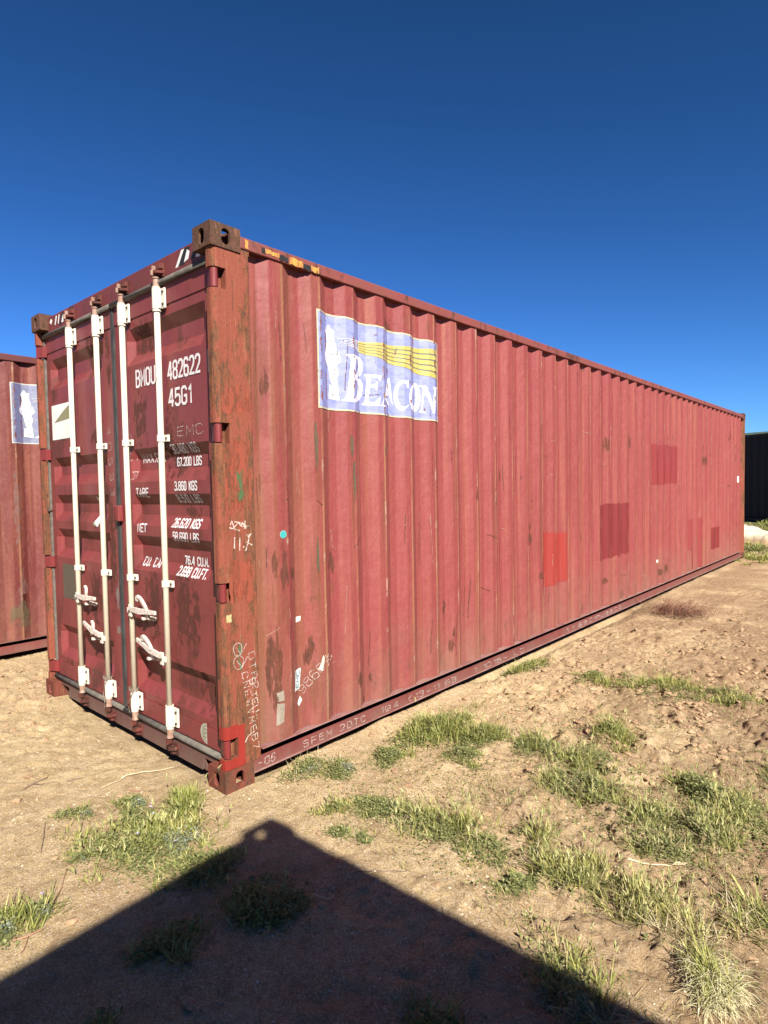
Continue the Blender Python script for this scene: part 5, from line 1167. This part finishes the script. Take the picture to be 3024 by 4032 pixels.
C('thin scraggly weed on bare soil above the bright lower right clump', 1.36, 0.72, 0.10, 0.09, 0.2, 150, 0.13, 160, 0.03, 0.011, 22, 0.4, 0, 0, 30, straw=90)
# --- lower right
C('bright grassy clump right of the shadow edge, with round leaves at its left foot', 1.60, 0.54, 0.17, 0.11, 0.2, 1150, 0.085, 620, 0.035, 0.013, 60, 0.45, 0, 0, 31, straw=120)
C('round leaved weed at the left foot of the bright grassy clump', 1.46, 0.35, 0.085, 0.05, 0.9, 60, 0.05, 360, 0.03, 0.013, 0, 0.1, 0, 0, 32)
C('yellowing upright grass between the bright clump and the straw heap', 1.86, 0.52, 0.12, 0.11, 0.2, 760, 0.10, 160, 0.03, 0.011, 60, 0.8, 0, 0, 33, straw=150)
C('tangle of dead stems and thin grass above the straw heap', 2.05, 0.47, 0.12, 0.12, 0.2, 180, 0.12, 60, 0.03, 0.011, 16, 0.9, 0, 0, 34, straw=420)
# --- right hand field
C('dark green weed above the right hand field, left one', 1.25, 1.52, 0.14, 0.20, 0.2, 400, 0.12, 800, 0.06, 0.012, 26, 0.2, 0, 0, 35, straw=60)
C('tall bright weed among clods, highest of the right hand field', 1.26, 1.92, 0.13, 0.18, 0.2, 480, 0.15, 620, 0.06, 0.012, 24, 0.15, 0, 0, 36)
C('weed with pale stems between the upper ridge and the middle band', 1.26, 1.18, 0.13, 0.14, 0.2, 220, 0.08, 620, 0.045, 0.012, 12, 0.25, 0, 0, 37, straw=120)
C('bushy mid green weed left of the darkest round clump', 1.42, 1.24, 0.14, 0.14, 0.2, 300, 0.10, 720, 0.05, 0.012, 26, 0.25, 0, 0, 38, straw=90)
C('darkest round clump in the right hand field', 1.80, 1.56, 0.15, 0.15, 0.2, 260, 0.08, 1300, 0.06, 0.012, 8, 0.15, 0, 0, 39)
C('seedy weed left of the darkest round clump foot', 1.70, 1.13, 0.14, 0.15, 0.2, 330, 0.10, 620, 0.045, 0.012, 46, 0.3, 0, 0, 40, straw=140)
C('broad green weed below the darkest round clump', 1.90, 1.18, 0.17, 0.17, 0.2, 520, 0.10, 900, 0.05, 0.012, 50, 0.3, 0, 0, 41, straw=160)
C('grassy weed at the right edge, level with the darkest clump', 2.06, 1.45, 0.14, 0.17, 0.2, 380, 0.10, 600, 0.05, 0.012, 36, 0.3, 0, 0, 42, straw=120)
C('low leafy weed above the pale straw stalk', 1.86, 0.95, 0.16, 0.10, 0.2, 220, 0.07, 620, 0.035, 0.012, 20, 0.3, 0, 0, 43, straw=160)
C('stringy dark grass at the right edge above the straw heap', 2.22, 0.72, 0.08, 0.16, 0.2, 200, 0.14, 160, 0.035, 0.011, 14, 0.4, 0, 0, 44, straw=160)
C('small upright weed at the right edge near the field top', 2.10, 1.98, 0.12, 0.14, 0.2, 190, 0.10, 300, 0.04, 0.012, 14, 0.3, 0, 0, 45, straw=80)
# --- beyond
C('low green weed touching the rail where the soil falls away', 0.13, 2.92, 0.18, 0.30, 0.1, 620, 0.11, 700, 0.05, 0.014, 0, 0.2, 0, 0, 46)
C('small dark weed right of the rail side one, at the start of the long strip', 0.70, 2.92, 0.14, 0.18, 0.2, 380, 0.10, 420, 0.05, 0.013, 0, 0.15, 0, 0, 47)
C('long strip of grass crossing the yard behind the clods', 1.16, 3.02, 0.34, 0.22, 0.1, 1100, 0.11, 1000, 0.05, 0.013, 20, 0.15, 0, 0, 48)
C('right end of the grass strip, cut by the photo edge', 1.64, 3.06, 0.22, 0.18, 0.2, 560, 0.10, 520, 0.05, 0.013, 10, 0.2, 0, 0, 49)
C('grass growing at the far foot of the red container', 0.35, 11.9, 0.5, 0.7, 0.0, 900, 0.16, 0, 0.05, 0.02, 0, 0.3, 0, 0, 50, gw=0.012)
C('dark rough weeds beyond the far foot, before the pale heap', 0.15, 13.4, 0.9, 0.5, 0.0, 900, 0.20, 500, 0.12, 0.04, 0, 0.3, 0, 0, 51, gw=0.016)
C('patch of grass in front of the dark container', 0.4, 18.6, 2.2, 1.3, -0.5, 1500, 0.28, 600, 0.15, 0.06, 0, 0.2, 0, 0, 52, gw=0.03)
# heap of pale straw
rg = np.random.default_rng(77); n = 800
x, y, c = scatter(n, 2.165, 0.33, 0.085, 0.12, 0.3, rg, 4); z = ground_h(x, y)+rg.random(n)*0.035*(0.3+c)
parts = [blades(x, y, z, rg.uniform(0.03, 0.13, n), rg.uniform(0.0018, 0.0036, n), rg.uniform(0.5, 1.4, n), rg.normal(-0.6, 1.2, n), rg.uniform(0.9, 2.1, n), rg, 0)]
parts.append(blades(x[:160], y[:160], z[:160], rg.uniform(0.05, 0.11, 160), np.full(160, 0.004), rg.uniform(0.2, 0.9, 160), rg.uniform(0, 6.28, 160), rg.uniform(0, 0.8, 160), rg, 1))
tag(link('dry_grass_heap', plant_mesh('dry_grass_heap', parts, [PALS, GRASS])), 'pale dry grass flopped over in a heap, lower right corner', 'dry grass')
# reddish dead brush beyond
n = 420; rg = np.random.default_rng(78); x, y, c = scatter(n, 0.46, 5.88, 0.34, 0.42, 0.2, rg, 5); z = ground_h(x, y)
BRUSH = mat_plant('reddish_brush', (0.16, 0.07, 0.045), (0.26, 0.12, 0.08), (0.40, 0.24, 0.16))
tag(link('dead_brush', plant_mesh('dead_brush', [blades(x, y, z+0.03*rg.random(n), rg.uniform(0.12, 0.4, n), rg.uniform(0.004, 0.008, n), rg.uniform(0.9, 1.5, n), rg.uniform(0, 6.28, n), rg.uniform(-0.2, 0.5, n), rg, 0)], [BRUSH])), 'reddish brown dead brush lying on the open sand', 'brush')

# sticks one can tell apart
TWIG = mat_plain('grey_brown_twig', (0.13, 0.085, 0.055), (0.22, 0.15, 0.10), 0.9, k=1.0); PTWIG = mat_plain('pale_twig', (0.55, 0.44, 0.28), (0.45, 0.33, 0.2), 0.8, k=1.0); RTWIG = mat_plain('red_brown_twig', (0.26, 0.12, 0.07), (0.34, 0.2, 0.12), 0.9, k=1.0)
def ray_ground(X, Y):
    """where a pixel of the 3024 x 4032 photograph meets the soil (used once, to place sticks)"""
    d = _f+_r*((X-1512)/FPX)-_u*((Y-2016)/FPX); t = (0.0-CAM[2])/d.z
    return (CAM[0]+d.x*t, CAM[1]+d.y*t)
def twig(label, pix, r, m, forks=(), lift=0.004, name='twig'):
    rt = random.Random(len(label))
    def P(q):
        x, y = ray_ground(*q); return (x, y, float(ground_h(x, y))+lift+r)
    def path(px_):
        pts = [P(q) for q in px_]; out = []
        for a, b in zip(pts, pts[1:]):
            for i in range(4):
                t = i/4; x = a[0]+(b[0]-a[0])*t+rt.uniform(-1, 1)*r*0.7; y = a[1]+(b[1]-a[1])*t+rt.uniform(-1, 1)*r*0.7; out.append((x, y, float(ground_h(x, y))+lift+r+0.006*math.sin(3.1*(i+len(out)))**2))
        return out+[pts[-1]]
    mb = MB(); p = path(pix); mb.tube(p, [r*(1-0.55*i/len(p)) for i in range(len(p))], 6)
    for f in forks: q = path(f); mb.tube(q, [r*0.7*(1-0.5*i/len(q)) for i in range(len(q))], 5)
    return tag(mb.build(name, m, None, smooth=True), label, 'twig', 'dead twigs on the sand')
twig('dark forked twig lying alone on the sand at the left', [(95, 3110), (150, 3085), (190, 3068)], 0.0035, TWIG, [[(110, 3098), (160, 3095), (215, 3092)]])
twig('short dark twig right of the forked one', [(262, 3085), (330, 3072)], 0.0026, TWIG)
twig('long thin grey stick in front of the doors', [(480, 3070), (560, 3035), (640, 3015), (690, 3000)], 0.0032, PTWIG, [[(400, 3110), (470, 3080), (520, 3050)]])
twig('reddish leaf stalk in front of the grey stick', [(500, 3118), (560, 3116)], 0.003, RTWIG)
twig('upright reaching twig near the left edge of the sand', [(212, 3560), (240, 3500), (266, 3432)], 0.0026, RTWIG)
twig('bent twig at the left edge beneath the narrow green spray', [(40, 3708), (110, 3690), (170, 3665)], 0.003, RTWIG, [[(110, 3690), (95, 3740), (80, 3755)]])
twig('thin grey twig standing in the sand left of the flowered clump', [(160, 3360), (172, 3300), (178, 3245)], 0.0022, TWIG)
twig('long pale straw stalk pointing right, above the bright clump', [(2430, 3390), (2560, 3395), (2640, 3402), (2720, 3398)], 0.0032, PTWIG, [[(2640, 3402), (2700, 3410)], [(2660, 3398), (2716, 3380)]])
twig('thin curved stalk at the shadow edge, right of its tip', [(1390, 3450), (1440, 3438), (1512, 3438), (1600, 3436)], 0.0022, TWIG)
twig('pale bent stalk lying inside the shadow', [(1235, 3522), (1250, 3540), (1290, 3545), (1318, 3522)], 0.003, PTWIG)
twig('dark stick lying inside the shadow at the lower left', [(720, 3775), (760, 3810), (785, 3832)], 0.003, TWIG)
twig('pale stalk above the straw heap', [(2760, 3680), (2830, 3678), (2865, 3690)], 0.003, PTWIG)
twig('slanting reddish stem beside the stringy grass at the right edge', [(2700, 3330), (2790, 3420), (2870, 3500)], 0.0026, RTWIG)
twig('short dark stem below the clods at the right edge', [(2340, 3600), (2440, 3640), (2500, 3660)], 0.0024, TWIG)

# ------------------------------------------------------------------ loose stuff nobody could count
def stuff_blades(name, n, fn, mats, Ln, wd, lean, mi=0, label=None):
    rg = np.random.default_rng(len(name)); x, y = fn(rg, n); n = len(x); z = ground_h(x, y)
    me = plant_mesh(name, [blades(x, y, z+0.001, rg.uniform(*Ln, n), rg.uniform(*wd, n), rg.uniform(*lean, n), rg.uniform(0, 6.28, n), rg.uniform(0, 0.6, n), rg, mi)], mats)
    return tag(link(name, me), label, None, None, 'stuff')
def outside(x, y): return ~((x > -2.45) & (x < 0.02) & (y > 0.0) & (y < 12.2))
def reg_wide(rg, n):
    x = rg.uniform(-3.6, 3.2, n); y = rg.uniform(-1.6, 9, n)**1.0; dens = fbm(x, y, 0.5, 3, 77)+0.16*(x > 0.9)+0.12*blob(x, y, 1.6, 0.8, 0.9, 1.2)
    k = outside(x, y) & (rg.random(n) < np.clip((dens-0.42)*4, 0.05, 1)); return x[k], y[k]
def reg_right(rg, n):
    x = rg.normal(1.6, 0.6, n); y = rg.normal(1.1, 1.0, n); dens = fbm(x, y, 0.25, 3, 78); k = outside(x, y) & (x > 0.15) & (y > 0.12-0.25*(x > 1.7)) & (dens > 0.50); return x[k], y[k]
stuff_blades('straw_litter', 16000, reg_wide, [DSTRAW], (0.012, 0.06), (0.0014, 0.0036), (1.35, 1.6), label='bits of dry straw scattered over the sand')
stuff_blades('straw_litter', 13000, reg_right, [STRAW], (0.02, 0.075), (0.0014, 0.0028), (1.1, 1.58), label='pale dry stems lying between the right hand weeds')
stuff_blades('sparse_grass', 9000, reg_right, [GRASS], (0.012, 0.05), (0.0016, 0.0032), (0.2, 1.2), label='thin seedlings between the right hand weeds')
# clods and pebbles
def clods(name, n, fn, smin, smax, m, seed, label, power=2.2, flat=0.7):
    rg = np.random.default_rng(seed); x, y = fn(rg, n); n = len(x); s = smin+(smax-smin)*rg.random(n)**power
    ico = np.array([(0, 0, 1), (.894, 0, .447), (.276, .851, .447), (-.724, .526, .447), (-.724, -.526, .447), (.276, -.851, .447), (.724, .526, -.447), (-.276, .851, -.447), (-.894, 0, -.447), (-.276, -.851, -.447), (.724, -.526, -.447), (0, 0, -1)])
    F = np.array([(0, 1, 2), (0, 2, 3), (0, 3, 4), (0, 4, 5), (0, 5, 1), (1, 6, 2), (2, 7, 3), (3, 8, 4), (4, 9, 5), (5, 10, 1), (6, 7, 2), (7, 8, 3), (8, 9, 4), (9, 10, 5), (10, 6, 1), (11, 7, 6), (11, 8, 7), (11, 9, 8), (11, 10, 9), (11, 6, 10)])
    P = ico[None]*(1+rg.uniform(-0.38, 0.38, (n, 12, 1)))*np.stack([s*rg.uniform(0.7, 1.4, n), s*rg.uniform(0.7, 1.2, n), s*flat*rg.uniform(0.5, 1.0, n)], -1)[:, None, :]
    a = rg.uniform(0, 6.28, n); c_, s_ = np.cos(a)[:, None], np.sin(a)[:, None]
    X = P[..., 0]*c_-P[..., 1]*s_+x[:, None]; Y = P[..., 0]*s_+P[..., 1]*c_+y[:, None]; Z = P[..., 2]+(ground_h(x, y)+s*0.15)[:, None]
    co = np.stack([X, Y, Z], -1).reshape(-1, 3); fa = ((np.arange(n)*12)[:, None, None]+F[None]).reshape(-1, 3)
    return tag(link(name, big_mesh(name, co, fa, m, smooth=False)), label, None, None, 'stuff')
def mat_clod(name, a, b):
    m = M(name, 1.0); o = m.obj(); n1 = m.noise(o, 60, 4, 0.7); n2 = m.noise(o, 7, 3)
    c = m.mix(m.ramp(n1, 0.35, 0.65), a, b); c = m.mix(m.ramp(n2, 0.4, 0.6, 0, 0.5), c, (0.36, 0.24, 0.14))
    return m.bsdf(c, 0.95, 0, m.bump(n1, 0.6, 0.004), 0.1)
def reg_churn(rg, n):
    k1 = n//2; x = np.concatenate([rg.normal(1.45, 0.65, k1), rg.normal(1.0, 0.45, n//6), rg.normal(-3.0, 0.8, n//6), rg.uniform(-2.6, 2.6, n//6)])
    y = np.concatenate([rg.normal(3.0, 1.2, k1), rg.normal(2.4, 0.7, n//6), rg.normal(-0.3, 0.6, n//6), rg.uniform(-1.3, 8, n//6)])
    k = outside(x, y) & (fbm(x, y, 0.3, 3, 91) > 0.46); return x[k], y[k]
clods('soil_clods', 8500, reg_churn, 0.003, 0.027, mat_clod('clod', (0.17, 0.105, 0.06), (0.33, 0.215, 0.125)), 3, 'broken lumps of dry soil', 3.2, 0.6)
clods('pebbles', 15000, reg_wide, 0.0014, 0.0055, mat_clod('pebble', (0.42, 0.32, 0.22), (0.68, 0.58, 0.44)), 4, 'coarse sand grains and pebbles', 2.0)

def reg_leaf(rg, n):
    x = rg.normal(1.5, 0.6, n); y = rg.normal(1.2, 0.9, n); dens = fbm(x, y, 0.35, 4, 178); k = outside(x, y) & (x > 0.3) & (y > 0.2) & (dens > 0.50); return x[k], y[k]
rg = np.random.default_rng(66); x, y = reg_leaf(rg, 15000); n = len(x)
tag(link('ground_cover', plant_mesh('ground_cover', [leaves(x, y, ground_h(x, y)+0.012*rg.random(n), rg.uniform(0.004, 0.011, n), rg, 0)], [LEAFM])), 'creeping small leaved weeds between the clumps', None, None, 'stuff')
